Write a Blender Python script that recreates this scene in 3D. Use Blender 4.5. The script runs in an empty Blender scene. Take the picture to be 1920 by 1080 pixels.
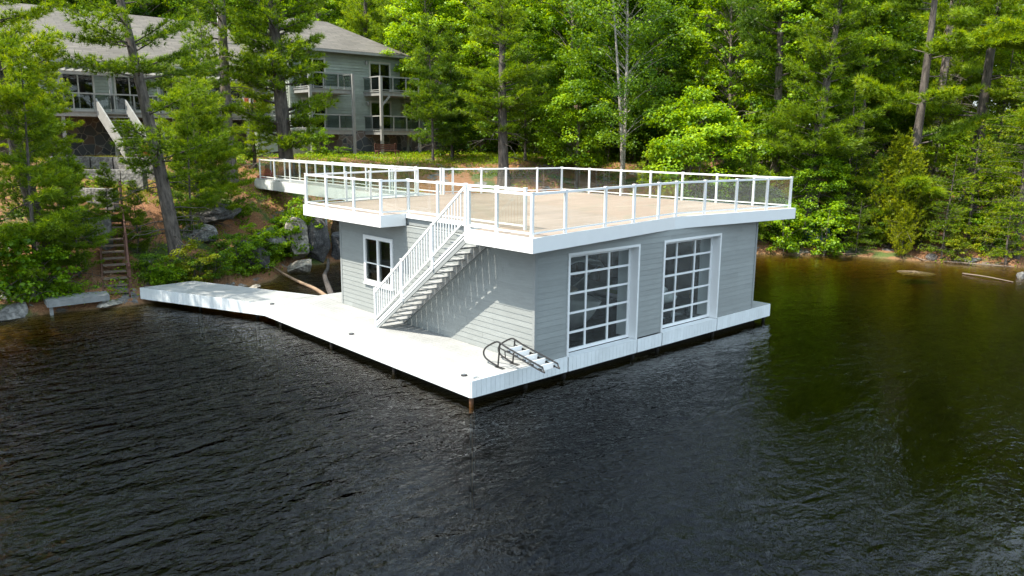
import bpy, math, random
import numpy as np
from mathutils import Vector, Matrix

S = bpy.context.scene
COL = S.collection
R = math.radians

# ------------------------------------------------------------------ camera
CAM = Vector((-12.542, -13.154, 5.435))
FWD = Vector((0.65537585, 0.73070084, -0.1912035))
RGT = Vector((0.74532504, -0.66666468, 0.00698514))
UPV = Vector((0.12236458, 0.14708665, 0.98152556))
FPX = 1444.335
cd = bpy.data.cameras.new("camera")
cam = bpy.data.objects.new("camera", cd)
COL.objects.link(cam)
m3 = Matrix((RGT, UPV, -FWD)).transposed()
cam.matrix_world = Matrix.Translation(CAM) @ m3.to_4x4()
cd.sensor_width = 36
cd.lens = 36 * FPX / 1920
cd.clip_start = 0.1
cd.clip_end = 2000
S.camera = cam

# ------------------------------------------------------------------ light
SUN = Vector((-0.87, 0.13, 1.46)).normalized()      # towards the sun
world = bpy.data.worlds.new("World")
S.world = world
world.use_nodes = True
wn = world.node_tree
sky = wn.nodes.new('ShaderNodeTexSky')
sky.sky_type = 'NISHITA'
sky.sun_disc = False
sky.sun_elevation = math.asin(SUN.z)
sky.sun_rotation = math.atan2(SUN.x, SUN.y)
sky.dust_density = 2.0
sky.air_density = 1.0
# bright broken cloud in the sky dome
wtc = wn.nodes.new('ShaderNodeTexCoord')
wno = wn.nodes.new('ShaderNodeTexNoise'); wno.inputs['Scale'].default_value = 2.2; wno.inputs['Detail'].default_value = 6; wno.inputs['Roughness'].default_value = 0.58
wn.links.new(wtc.outputs['Generated'], wno.inputs['Vector'])
wr = wn.nodes.new('ShaderNodeMapRange'); wr.inputs['From Min'].default_value = 0.33; wr.inputs['From Max'].default_value = 0.60; wr.inputs['To Max'].default_value = 0.85
wn.links.new(wno.outputs[0], wr.inputs['Value'])
wm = wn.nodes.new('ShaderNodeMixRGB'); wm.inputs[2].default_value = (5.6, 6.9, 7.6, 1)
wn.links.new(wr.outputs[0], wm.inputs[0]); wn.links.new(sky.outputs[0], wm.inputs[1])
wn.links.new(wm.outputs[0], wn.nodes['Background'].inputs[0])
wn.nodes['Background'].inputs[1].default_value = 0.14
sl = bpy.data.lights.new("sun", 'SUN')
sl.energy = 4.2
sl.angle = R(0.5)
sl.color = (1.0, 0.93, 0.81)
so = bpy.data.objects.new("sun", sl)
COL.objects.link(so)
so.rotation_euler = SUN.to_track_quat('Z', 'Y').to_euler()
so.location = (-40, 10, 60)
S.view_settings.view_transform = 'Standard'
S.view_settings.look = 'None'
S.view_settings.exposure = 1.2
S.view_settings.gamma = 1.0
S.render.engine = 'CYCLES'
cy = S.cycles
cy.max_bounces = 7
cy.diffuse_bounces = 3
cy.glossy_bounces = 3
cy.transmission_bounces = 4
cy.transparent_max_bounces = 12
cy.volume_bounces = 0
cy.caustics_reflective = False
cy.caustics_refractive = False
cy.use_denoising = True
cy.sample_clamp_indirect = 6

# ------------------------------------------------------------------ tagging
def tag(o, label=None, cat=None, group=None, kind=None):
    if label: o['label'] = label
    if cat: o['category'] = cat
    if group: o['group'] = group
    if kind: o['kind'] = kind
    return o

def empty(name, loc, label=None, cat=None, group=None, rz=0):
    o = bpy.data.objects.new(name, None)
    o.empty_display_size = 0.2
    COL.objects.link(o)
    o.location = loc
    o.rotation_euler = (0, 0, rz)
    return tag(o, label, cat, group)

def link_mesh(name, me, parent=None, world_space=True):
    o = bpy.data.objects.new(name, me)
    COL.objects.link(o)
    if parent is not None:
        o.parent = parent
        if world_space:      # the mesh was written in world coordinates
            mw = Matrix.LocRotScale(parent.location, parent.rotation_euler, parent.scale)
            if parent.parent is not None:
                mw = parent['_mw'] if False else _mw(parent)
            o.matrix_parent_inverse = mw.inverted()
    return o

def _mw(o):
    m = Matrix.LocRotScale(o.location, o.rotation_euler, o.scale)
    if o.parent is not None:
        m = _mw(o.parent) @ o.matrix_parent_inverse @ m
    return m

class MB:
    """Collects simple shapes and links them as one mesh."""
    def __init__(s):
        s.v = []; s.f = []
    def add(s, vs, fs):
        n = len(s.v)
        s.v += [tuple(v) for v in vs]
        s.f += [tuple(i + n for i in f) for f in fs]
        return s
    def box(s, x0, y0, z0, x1, y1, z1):
        vs = [(x, y, z) for z in (z0, z1) for y in (y0, y1) for x in (x0, x1)]
        return s.add(vs, [(0, 2, 3, 1), (4, 5, 7, 6), (0, 1, 5, 4), (2, 6, 7, 3), (0, 4, 6, 2), (1, 3, 7, 5)])
    def bar(s, p, q, w, h, up=(0, 0, 1)):
        p, q = Vector(p), Vector(q)
        d = (q - p).normalized(); u = Vector(up)
        a = d.cross(u)
        if a.length < 1e-4: a = d.cross(Vector((1, 0, 0)))
        a.normalize(); b = a.cross(d).normalized()
        vs = [e + a * (w / 2 * i) + b * (h / 2 * j) for e in (p, q) for j in (-1, 1) for i in (-1, 1)]
        return s.add(vs, [(0, 1, 3, 2), (4, 6, 7, 5), (0, 4, 5, 1), (2, 3, 7, 6), (0, 2, 6, 4), (1, 5, 7, 3)])
    def tube(s, pts, rad, n=8, cap=True):
        pts = [Vector(p) for p in pts]
        if not hasattr(rad, '__len__'): rad = [rad] * len(pts)
        base = len(s.v); ref = None
        for i, p in enumerate(pts):
            d = (pts[min(i + 1, len(pts) - 1)] - pts[max(i - 1, 0)]).normalized()
            if ref is None:
                ref = d.orthogonal().normalized()
            a = (ref - d * ref.dot(d)).normalized(); ref = a
            b = d.cross(a)
            for k in range(n):
                t = 2 * math.pi * k / n
                s.v.append(tuple(p + (a * math.cos(t) + b * math.sin(t)) * rad[i]))
        for i in range(len(pts) - 1):
            for k in range(n):
                k2 = (k + 1) % n
                s.f.append((base + i * n + k, base + i * n + k2, base + (i + 1) * n + k2, base + (i + 1) * n + k))
        if cap:
            s.f.append(tuple(base + k for k in reversed(range(n))))
            s.f.append(tuple(base + (len(pts) - 1) * n + k for k in range(n)))
        return s
    def prism(s, poly, z0, z1):
        n = len(poly)
        vs = [(x, y, z0) for x, y in poly] + [(x, y, z1) for x, y in poly]
        fs = [tuple(reversed(range(n))), tuple(range(n, 2 * n))]
        fs += [(i, (i + 1) % n, n + (i + 1) % n, n + i) for i in range(n)]
        return s.add(vs, fs)
    def poly(s, vs):
        return s.add(vs, [tuple(range(len(vs)))])
    def build(s, name, mat, parent=None, smooth=False, world_space=True):
        me = bpy.data.meshes.new(name)
        me.from_pydata(s.v, [], s.f)
        me.materials.append(mat)
        if smooth:
            me.polygons.foreach_set('use_smooth', [True] * len(me.polygons))
        me.update()
        return link_mesh(name, me, parent, world_space)

def np_mesh(name, V, F, mat, tint=None, smooth=False):
    """V (n,3) and F (m,k) arrays straight into a mesh."""
    me = bpy.data.meshes.new(name)
    m, k = F.shape
    me.vertices.add(len(V)); me.vertices.foreach_set('co', np.asarray(V, np.float32).ravel())
    me.loops.add(m * k); me.loops.foreach_set('vertex_index', np.asarray(F, np.int32).ravel())
    me.polygons.add(m)
    me.polygons.foreach_set('loop_start', np.arange(0, m * k, k, dtype=np.int32))
    me.polygons.foreach_set('loop_total', np.full(m, k, np.int32))
    if tint is not None:
        at = me.attributes.new('tint', 'FLOAT', 'POINT')
        at.data.foreach_set('value', np.asarray(tint, np.float32))
    me.materials.append(mat)
    if smooth: me.polygons.foreach_set('use_smooth', [True] * m)
    me.update(calc_edges=True)
    me.validate()
    return me

# ------------------------------------------------------------------ materials
def newmat(name):
    m = bpy.data.materials.new(name)
    m.use_nodes = True
    nt = m.node_tree
    return m, nt, nt.nodes['Principled BSDF']

def N(nt, t, **kw):
    n = nt.nodes.new(t)
    for k, v in kw.items():
        if k.startswith('i_'):
            key = k[2:]
            n.inputs[int(key) if key.isdigit() else key.replace('_', ' ')].default_value = v
        else: setattr(n, k, v)
    return n

def ramp(nt, stops, interp='LINEAR'):
    r = nt.nodes.new('ShaderNodeValToRGB')
    r.color_ramp.interpolation = interp
    el = r.color_ramp.elements
    while len(el) < len(stops): el.new(0.5)
    for e, (p, c) in zip(el, stops):
        e.position = p; e.color = (*c, 1)
    return r

def c3(c): return (c[0], c[1], c[2], 1)

def plain(name, col, rough=0.6, var=0.12, scale=3.0, bump=0.0, bscale=40, metal=0.0, spec=0.5, stretch=None, island=0.0, streak=0.0):
    """A paint, wood or metal with a slight uneven tone of its own."""
    m, nt, b = newmat(name)
    tc = N(nt, 'ShaderNodeTexCoord')
    vec = tc.outputs['Object']
    if stretch:
        mp = N(nt, 'ShaderNodeMapping'); mp.inputs['Scale'].default_value = stretch
        nt.links.new(vec, mp.inputs[0]); vec = mp.outputs[0]
    no = N(nt, 'ShaderNodeTexNoise', i_Scale=scale, i_Detail=6.0, i_Roughness=0.62)
    nt.links.new(vec, no.inputs['Vector'])
    r = ramp(nt, [(0.25, [max(0, c * (1 - var)) for c in col]), (0.75, [min(1, c * (1 + var)) for c in col])])
    nt.links.new(no.outputs[0], r.inputs[0])
    colour = r.outputs[0]
    if island:           # every board a slightly different tone
        ge = N(nt, 'ShaderNodeNewGeometry')
        ri = ramp(nt, [(0, (1 - island,) * 3), (1, (1 + island * .6,) * 3)])
        nt.links.new(ge.outputs['Random Per Island'], ri.inputs[0])
        mi = N(nt, 'ShaderNodeMixRGB', blend_type='MULTIPLY'); mi.inputs[0].default_value = 1
        nt.links.new(colour, mi.inputs[1]); nt.links.new(ri.outputs[0], mi.inputs[2]); colour = mi.outputs[0]
    if streak:           # soft irregular stains
        n3 = N(nt, 'ShaderNodeTexNoise', i_Scale=0.9, i_Detail=8.0, i_Roughness=0.7); nt.links.new(tc.outputs['Object'], n3.inputs['Vector'])
        rs = ramp(nt, [(0.38, (1 - streak, 1 - streak, 1 - streak * 1.1)), (0.58, (1, 1, 1))]); nt.links.new(n3.outputs[0], rs.inputs[0])
        ms = N(nt, 'ShaderNodeMixRGB', blend_type='MULTIPLY'); ms.inputs[0].default_value = 1
        nt.links.new(colour, ms.inputs[1]); nt.links.new(rs.outputs[0], ms.inputs[2]); colour = ms.outputs[0]
    nt.links.new(colour, b.inputs['Base Color'])
    b.inputs['Roughness'].default_value = rough
    b.inputs['Metallic'].default_value = metal
    b.inputs['Specular IOR Level'].default_value = spec
    if bump:
        n2 = N(nt, 'ShaderNodeTexNoise', i_Scale=bscale, i_Detail=5.0)
        nt.links.new(vec, n2.inputs['Vector'])
        bp = N(nt, 'ShaderNodeBump', i_Strength=bump, i_Distance=0.02)
        nt.links.new(n2.outputs[0], bp.inputs['Height'])
        nt.links.new(bp.outputs[0], b.inputs['Normal'])
    return m

def leafmat(name, dark, mid, light, trans=0.45, yellow=None):
    """Foliage: each leaf's own tint, a drift of hue over the tree and from tree to tree, light through the leaf."""
    m, nt, b = newmat(name)
    nt.nodes.remove(b)
    out = nt.nodes['Material Output']
    at = N(nt, 'ShaderNodeAttribute', attribute_name='tint')
    oi = N(nt, 'ShaderNodeObjectInfo')
    tc = N(nt, 'ShaderNodeTexCoord')
    no = N(nt, 'ShaderNodeTexNoise', i_Scale=0.55, i_Detail=2.0)
    nt.links.new(tc.outputs['Object'], no.inputs['Vector'])
    a1 = N(nt, 'ShaderNodeMath', operation='MULTIPLY_ADD'); a1.inputs[1].default_value = 0.55; a1.inputs[2].default_value = -0.27
    nt.links.new(no.outputs[0], a1.inputs[0])
    a2 = N(nt, 'ShaderNodeMath', operation='MULTIPLY_ADD'); a2.inputs[1].default_value = 0.3; a2.inputs[2].default_value = -0.15
    nt.links.new(oi.outputs['Random'], a2.inputs[0])
    s1 = N(nt, 'ShaderNodeMath', operation='ADD'); nt.links.new(a1.outputs[0], s1.inputs[0]); nt.links.new(a2.outputs[0], s1.inputs[1])
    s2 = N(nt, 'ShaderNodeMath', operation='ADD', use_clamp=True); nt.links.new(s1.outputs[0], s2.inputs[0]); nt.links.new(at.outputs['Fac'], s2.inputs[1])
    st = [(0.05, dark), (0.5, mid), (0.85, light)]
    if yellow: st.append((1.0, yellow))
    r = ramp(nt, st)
    nt.links.new(s2.outputs[0], r.inputs[0])
    d = N(nt, 'ShaderNodeBsdfDiffuse'); t = N(nt, 'ShaderNodeBsdfTranslucent')
    nt.links.new(r.outputs[0], d.inputs[0])
    hs = N(nt, 'ShaderNodeHueSaturation', i_Saturation=1.1, i_Value=1.25, i_Hue=0.478)
    nt.links.new(r.outputs[0], hs.inputs['Color']); nt.links.new(hs.outputs[0], t.inputs[0])
    mx = N(nt, 'ShaderNodeMixShader'); mx.inputs[0].default_value = trans
    nt.links.new(d.outputs[0], mx.inputs[1]); nt.links.new(t.outputs[0], mx.inputs[2])
    g = N(nt, 'ShaderNodeBsdfGlossy', i_Roughness=0.45); g.inputs[0].default_value = (1, 1, 1, 1)
    m2 = N(nt, 'ShaderNodeMixShader'); m2.inputs[0].default_value = 0.015
    nt.links.new(mx.outputs[0], m2.inputs[1]); nt.links.new(g.outputs[0], m2.inputs[2])
    nt.links.new(m2.outputs[0], out.inputs['Surface'])
    return m

def barkmat(name, c0, c1, scale=9, bands=False):
    m, nt, b = newmat(name)
    tc = N(nt, 'ShaderNodeTexCoord')
    mp = N(nt, 'ShaderNodeMapping'); mp.inputs['Scale'].default_value = (1, 1, 3.0 if bands else 0.22)
    nt.links.new(tc.outputs['Object'], mp.inputs[0])
    no = N(nt, 'ShaderNodeTexNoise', i_Scale=scale, i_Detail=6.0, i_Roughness=0.7)
    nt.links.new(mp.outputs[0], no.inputs['Vector'])
    r = ramp(nt, [(0.36, c0), (0.5 if bands else 0.66, c1)])
    nt.links.new(no.outputs[0], r.inputs[0])
    nt.links.new(r.outputs[0], b.inputs['Base Color'])
    b.inputs['Roughness'].default_value = 0.9
    bp = N(nt, 'ShaderNodeBump', i_Strength=0.7, i_Distance=0.05)
    nt.links.new(no.outputs[0], bp.inputs['Height']); nt.links.new(bp.outputs[0], b.inputs['Normal'])
    return m

def schlick(nt, f0, normal=None):
    """Reflectance of a clear surface, the same from both of its sides."""
    lw = N(nt, 'ShaderNodeLayerWeight'); lw.inputs[0].default_value = 0.5
    if normal is not None: nt.links.new(normal, lw.inputs['Normal'])
    pw = N(nt, 'ShaderNodeMath', operation='POWER'); pw.inputs[1].default_value = 5.0
    nt.links.new(lw.outputs['Facing'], pw.inputs[0])
    ma = N(nt, 'ShaderNodeMath', operation='MULTIPLY_ADD', use_clamp=True); ma.inputs[1].default_value = 1 - f0; ma.inputs[2].default_value = f0
    nt.links.new(pw.outputs[0], ma.inputs[0])
    return ma

def glassmat(name, tint, rough=0.0, refl=1.0):
    m, nt, b = newmat(name)
    nt.nodes.remove(b)
    tr = N(nt, 'ShaderNodeBsdfTransparent'); tr.inputs[0].default_value = c3(tint)
    gl = N(nt, 'ShaderNodeBsdfGlossy', i_Roughness=rough); gl.inputs[0].default_value = (refl, refl, refl, 1)
    fr = schlick(nt, 0.04)
    mx = N(nt, 'ShaderNodeMixShader')
    nt.links.new(fr.outputs[0], mx.inputs[0]); nt.links.new(tr.outputs[0], mx.inputs[1]); nt.links.new(gl.outputs[0], mx.inputs[2])
    nt.links.new(mx.outputs[0], nt.nodes['Material Output'].inputs['Surface'])
    return m

M = {}
M['white'] = plain('white_paint', (0.74, 0.75, 0.75), 0.35, 0.03, 2.0)
M['white_deck'] = plain('white_composite_boards', (0.345, 0.352, 0.35), 0.55, 0.07, 5.0, 0.08, 60, stretch=(6, 0.6, 1), island=.10, streak=.14)
M['white_fascia'] = plain('white_composite_fascia', (0.72, 0.75, 0.76), 0.5, 0.05, 5.0, island=.05, streak=.08)
M['siding'] = plain('light_grey_siding', (0.258, 0.276, 0.27), 0.6, 0.10, 6.0, 0.15, 70, stretch=(0.5, 0.5, 6), island=.08, streak=.06)
M['siding_trim'] = plain('grey_corner_board', (0.245, 0.26, 0.258), 0.6, 0.06, 4.0)
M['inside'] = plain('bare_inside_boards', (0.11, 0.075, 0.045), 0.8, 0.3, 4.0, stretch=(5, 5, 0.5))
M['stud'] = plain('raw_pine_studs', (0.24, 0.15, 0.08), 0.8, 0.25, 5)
M['dark'] = plain('black_tube_paint', (0.018, 0.017, 0.017), 0.35, 0.15, 8)
M['rust'] = plain('rusty_steel_pile', (0.10, 0.045, 0.02), 0.8, 0.4, 9, 0.3)
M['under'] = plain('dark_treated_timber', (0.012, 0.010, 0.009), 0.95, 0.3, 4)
M['galv'] = plain('galvanised_post', (0.42, 0.44, 0.45), 0.5, 0.08, 5)
M['rail_glass'] = glassmat('railing_glass', (0.90, 0.925, 0.91))
M['door_glass'] = glassmat('door_glass', (0.86, 0.89, 0.89))
M['win_glass'] = glassmat('window_glass', (0.55, 0.58, 0.58))
M['lodge_siding'] = plain('grey_green_siding', (0.30, 0.335, 0.285), 0.75, 0.14, 5.0, 0.2, 50, stretch=(0.5, 0.5, 6), island=.14, streak=.12)
M['lodge_trim'] = plain('weathered_grey_trim', (0.24, 0.24, 0.225), 0.8, 0.2, 4.0, stretch=(1, 1, 1))
M['lodge_pale'] = plain('pale_grey_trim', (0.27, 0.265, 0.245), 0.7, 0.12, 4.0)
M['window_frame'] = plain('cream_window_frame', (0.45, 0.43, 0.38), 0.6, 0.06)
M['brown_wood'] = plain('brown_weathered_wood', (0.115, 0.052, 0.034), 0.85, 0.35, 6, 0.4, 40)
M['step_wood'] = plain('weathered_brown_steps', (0.17, 0.125, 0.095), 0.9, 0.35, 6, 0.4, 40)
M['cedar_wood'] = plain('orange_brown_wood', (0.30, 0.115, 0.035), 0.6, 0.25, 8)
M['red_paint'] = plain('red_paint', (0.36, 0.06, 0.04), 0.6, 0.2, 8)
M['grey_wood'] = plain('grey_weathered_planks', (0.22, 0.225, 0.22), 0.85, 0.25, 5, 0.3, 40, stretch=(1, 1, 1))
M['drift'] = plain('bleached_dead_wood', (0.25, 0.17, 0.11), 0.85, 0.35, 5, 0.4, 30)
M['drift2'] = plain('grey_brown_driftwood', (0.17, 0.13, 0.10), 0.9, 0.35, 5, 0.4, 30)
M['twig'] = plain('grey_dead_twigs', (0.23, 0.19, 0.16), 0.9, 0.3, 4)
M['black_log'] = barkmat('wet_dark_bark', (0.006, 0.005, 0.005), (0.075, 0.065, 0.06), 9, True)
M['bark'] = barkmat('pine_bark', (0.035, 0.028, 0.024), (0.15, 0.125, 0.105))
M['bark_grey'] = barkmat('grey_bark', (0.07, 0.055, 0.045), (0.24, 0.20, 0.17))
M['birch'] = barkmat('white_birch_bark', (0.10, 0.085, 0.07), (0.40, 0.365, 0.325), 5, True)

def rock_material(name, pal, moss=0.0, scale=1.3):
    m, nt, b = newmat(name)
    tc = N(nt, 'ShaderNodeTexCoord')
    no = N(nt, 'ShaderNodeTexNoise', i_Scale=scale, i_Detail=9.0, i_Roughness=0.68)
    nt.links.new(tc.outputs['Object'], no.inputs['Vector'])
    r = ramp(nt, [(0.3, pal[0]), (0.5, pal[1]), (0.68, pal[2])])
    nt.links.new(no.outputs[0], r.inputs[0])
    n2 = N(nt, 'ShaderNodeTexNoise', i_Scale=scale * 7, i_Detail=6.0)
    nt.links.new(tc.outputs['Object'], n2.inputs['Vector'])
    bp = N(nt, 'ShaderNodeBump', i_Strength=0.7, i_Distance=0.06)
    nt.links.new(n2.outputs[0], bp.inputs['Height']); nt.links.new(bp.outputs[0], b.inputs['Normal'])
    r2 = ramp(nt, [(0.42, (0.5, 0.5, 0.5)), (0.6, (1.15, 1.15, 1.15))])
    nt.links.new(n2.outputs[0], r2.inputs[0])
    mm = N(nt, 'ShaderNodeMixRGB', blend_type='MULTIPLY'); mm.inputs[0].default_value = 0.8
    nt.links.new(r.outputs[0], mm.inputs[1]); nt.links.new(r2.outputs[0], mm.inputs[2])
    nt.links.new(mm.outputs[0], b.inputs['Base Color'])
    b.inputs['Roughness'].default_value = 0.9
    return m
M['rock'] = rock_material('grey_granite', [(0.07, 0.068, 0.066), (0.19, 0.185, 0.175), (0.32, 0.30, 0.28)])
M['rock_dark'] = rock_material('dark_granite', [(0.025, 0.025, 0.026), (0.085, 0.083, 0.085), (0.19, 0.18, 0.17)], scale=2.2)
M['rock_brown'] = rock_material('brown_wet_granite', [(0.06, 0.04, 0.02), (0.13, 0.09, 0.05), (0.22, 0.17, 0.11)])
M['rock_pale'] = rock_material('pale_granite', [(0.17, 0.155, 0.135), (0.30, 0.275, 0.23), (0.42, 0.38, 0.32)])

def stone_wall_material():
    m, nt, b = newmat('fieldstone_masonry')
    tc = N(nt, 'ShaderNodeTexCoord')
    no = N(nt, 'ShaderNodeTexNoise', i_Scale=1.2)
    nt.links.new(tc.outputs['Object'], no.inputs['Vector'])
    ad = N(nt, 'ShaderNodeMixRGB', blend_type='ADD'); ad.inputs[0].default_value = 0.35
    nt.links.new(tc.outputs['Object'], ad.inputs[1]); nt.links.new(no.outputs['Color'], ad.inputs[2])
    v1 = N(nt, 'ShaderNodeTexVoronoi', feature='DISTANCE_TO_EDGE', i_Scale=1.75)
    v2 = N(nt, 'ShaderNodeTexVoronoi', feature='F1', i_Scale=1.75)
    nt.links.new(ad.outputs[0], v1.inputs['Vector']); nt.links.new(ad.outputs[0], v2.inputs['Vector'])
    sp = N(nt, 'ShaderNodeSeparateColor'); nt.links.new(v2.outputs['Color'], sp.inputs[0])
    r = ramp(nt, [(0.0, (0.075, 0.08, 0.085)), (0.3, (0.16, 0.12, 0.10)), (0.5, (0.10, 0.105, 0.11)), (0.7, (0.19, 0.15, 0.13)), (1.0, (0.13, 0.14, 0.13))], 'CONSTANT')
    nt.links.new(sp.outputs[0], r.inputs[0])
    e = ramp(nt, [(0.02, (1, 1, 1)), (0.045, (0, 0, 0))]); nt.links.new(v1.outputs['Distance'], e.inputs[0])
    mx = N(nt, 'ShaderNodeMixRGB'); mx.inputs[2].default_value = (0.30, 0.27, 0.24, 1)
    nt.links.new(e.outputs[0], mx.inputs[0]); nt.links.new(r.outputs[0], mx.inputs[1])
    nt.links.new(mx.outputs[0], b.inputs['Base Color']); b.inputs['Roughness'].default_value = 0.9
    bp = N(nt, 'ShaderNodeBump', i_Strength=0.6, i_Distance=0.05, invert=True)
    nt.links.new(e.outputs[0], bp.inputs['Height']); nt.links.new(bp.outputs[0], b.inputs['Normal'])
    return m
M['fieldstone'] = stone_wall_material()

def board_material(name, cols, bw, bl, rough=0.7, gap=(0.1, 0.07, 0.05), axis='X', gapw=0.006):
    """Long boards with narrow dark gaps, each its own tone."""
    m, nt, b = newmat(name)
    tc = N(nt, 'ShaderNodeTexCoord')
    mp = N(nt, 'ShaderNodeMapping')
    if axis == 'Y': mp.inputs['Rotation'].default_value = (0, 0, R(90))
    nt.links.new(tc.outputs['Object'], mp.inputs[0])
    br = N(nt, 'ShaderNodeTexBrick', i_Scale=1.0)
    br.inputs['Brick Width'].default_value = bl; br.inputs['Row Height'].default_value = bw
    br.inputs['Mortar Size'].default_value = gapw; br.inputs['Mortar Smooth'].default_value = 0.1
    br.inputs['Color1'].default_value = c3(cols[0]); br.inputs['Color2'].default_value = c3(cols[1])
    br.inputs['Mortar'].default_value = c3(gap); br.offset = 0.37; br.inputs['Bias'].default_value = 0.0
    nt.links.new(mp.outputs[0], br.inputs['Vector'])
    no = N(nt, 'ShaderNodeTexNoise', i_Scale=0.5, i_Detail=7.0, i_Roughness=0.65)
    nt.links.new(tc.outputs['Object'], no.inputs['Vector'])
    r = ramp(nt, [(0.3, (0.82, 0.80, 0.78)), (0.7, (1.08, 1.08, 1.08))]); nt.links.new(no.outputs[0], r.inputs[0])
    mm = N(nt, 'ShaderNodeMixRGB', blend_type='MULTIPLY'); mm.inputs[0].default_value = 1
    nt.links.new(br.outputs[0], mm.inputs[1]); nt.links.new(r.outputs[0], mm.inputs[2])
    nt.links.new(mm.outputs[0], b.inputs['Base Color']); b.inputs['Roughness'].default_value = rough
    return m
M['tan_deck'] = board_material('tan_deck_boards', [(0.37, 0.29, 0.243), (0.29, 0.228, 0.188)], 0.14, 4.2, gap=(0.20, 0.14, 0.10), gapw=.009)
M['shingle'] = board_material('grey_brown_shingles', [(0.135, 0.123, 0.107), (0.095, 0.088, 0.077)], 0.30, 0.9, 0.9, gap=(0.075, 0.07, 0.06), gapw=0.03)

# ------------------------------------------------------------------ terrain
WATER = -0.58
SHORE = [(-90, 30), (-60, 24), (-25, 18.4), (-12, 17.0), (-8.6, 16.5), (-6.6, 16.35), (-5.2, 16.1), (-4.2, 16.0), (-3.0, 16.6),
         (-0.6, 16.5), (1.5, 17.5), (2.6, 18.9), (3.6, 19.9), (5.8, 20.0), (9, 19.2), (14, 16.6), (20, 12.2), (24.3, 8.6), (25.8, 6.9),
         (27.6, 4.9), (28.3, 2.5), (29.1, 0.3), (30.4, -2.2), (34, -8), (42, -20), (60, -45), (90, -80), (130, -120)]
_A = np.array(SHORE[:-1], float); _B = np.array(SHORE[1:], float)
_PX = [(-90, 30)] + SHORE[1:] + [(300, -120), (300, 300), (-90, 300)]
_nr = np.random.RandomState(5)
_ph = _nr.rand(24, 2) * 6.28
_dr = _nr.rand(24) * 6.28
def bumps(x, y, f0, n=6):
    r = 0
    for i in range(n):
        f = f0 * 1.73 ** i
        for j in range(2):
            a = _dr[(i * 2 + j) % 24]
            r = r + np.sin(f * (x * math.cos(a) + y * math.sin(a)) + _ph[(i * 2 + j) % 24, 0]) * np.cos(f * .8 * (x * math.sin(a) - y * math.cos(a)) + _ph[(i + j) % 24, 1]) / 1.6 ** i
    return r
def shore_dist(x, y):
    x = np.asarray(x, float); y = np.asarray(y, float)
    best = np.full(x.shape, 1e9)
    for a, b in zip(_A, _B):
        d = b - a; L = d @ d
        t = np.clip(((x - a[0]) * d[0] + (y - a[1]) * d[1]) / L, 0, 1)
        best = np.minimum(best, np.hypot(x - a[0] - t * d[0], y - a[1] - t * d[1]))
    inside = np.zeros(x.shape, bool)
    n = len(_PX)
    for i in range(n):
        x1, y1 = _PX[i]; x2, y2 = _PX[(i + 1) % n]
        if y1 == y2: continue
        c = ((y1 > y) != (y2 > y)) & (x < (x2 - x1) * (y - y1) / (y2 - y1) + x1)
        inside ^= c
    return np.where(inside, best, -best)
def ground(x, y):
    x = np.asarray(x, float); y = np.asarray(y, float)
    d = shore_dist(x, y)
    right = np.clip((x - y - 6) / 14, 0, 1); right = right * right * (3 - 2 * right)
    dd = d * (1 - 0.55 * right)
    dd = np.where(dd < 0, dd * np.where(right > 0, 1.9 - 0.95 * right, 1.9), dd)
    h = np.interp(dd, [-60, -14, -5, -1.5, 0, 0.5, 2.4, 3.8, 4.6, 5.5, 7, 10, 14, 400],
                  [-7, -4.5, -2.2, -1.15, -0.68, -0.3, 0.3, 1.1, 1.7, 2.35, 3.0, 3.75, 4.15, 4.25])
    hill = np.clip(dd - 32, 0, 90) * 0.12 * (1 - 0.6 * right)
    land = np.clip(d / 1.5, 0, 1)
    flat = np.clip((d - 9) / 6, 0, 1)
    return h + hill + bumps(x, y, 0.5) * (0.10 * land * (1 - 0.6 * flat)) + bumps(x, y, 0.45, 2) * 0.08 * land
def gz(x, y): return float(ground(np.array([x]), np.array([y]))[0])

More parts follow.
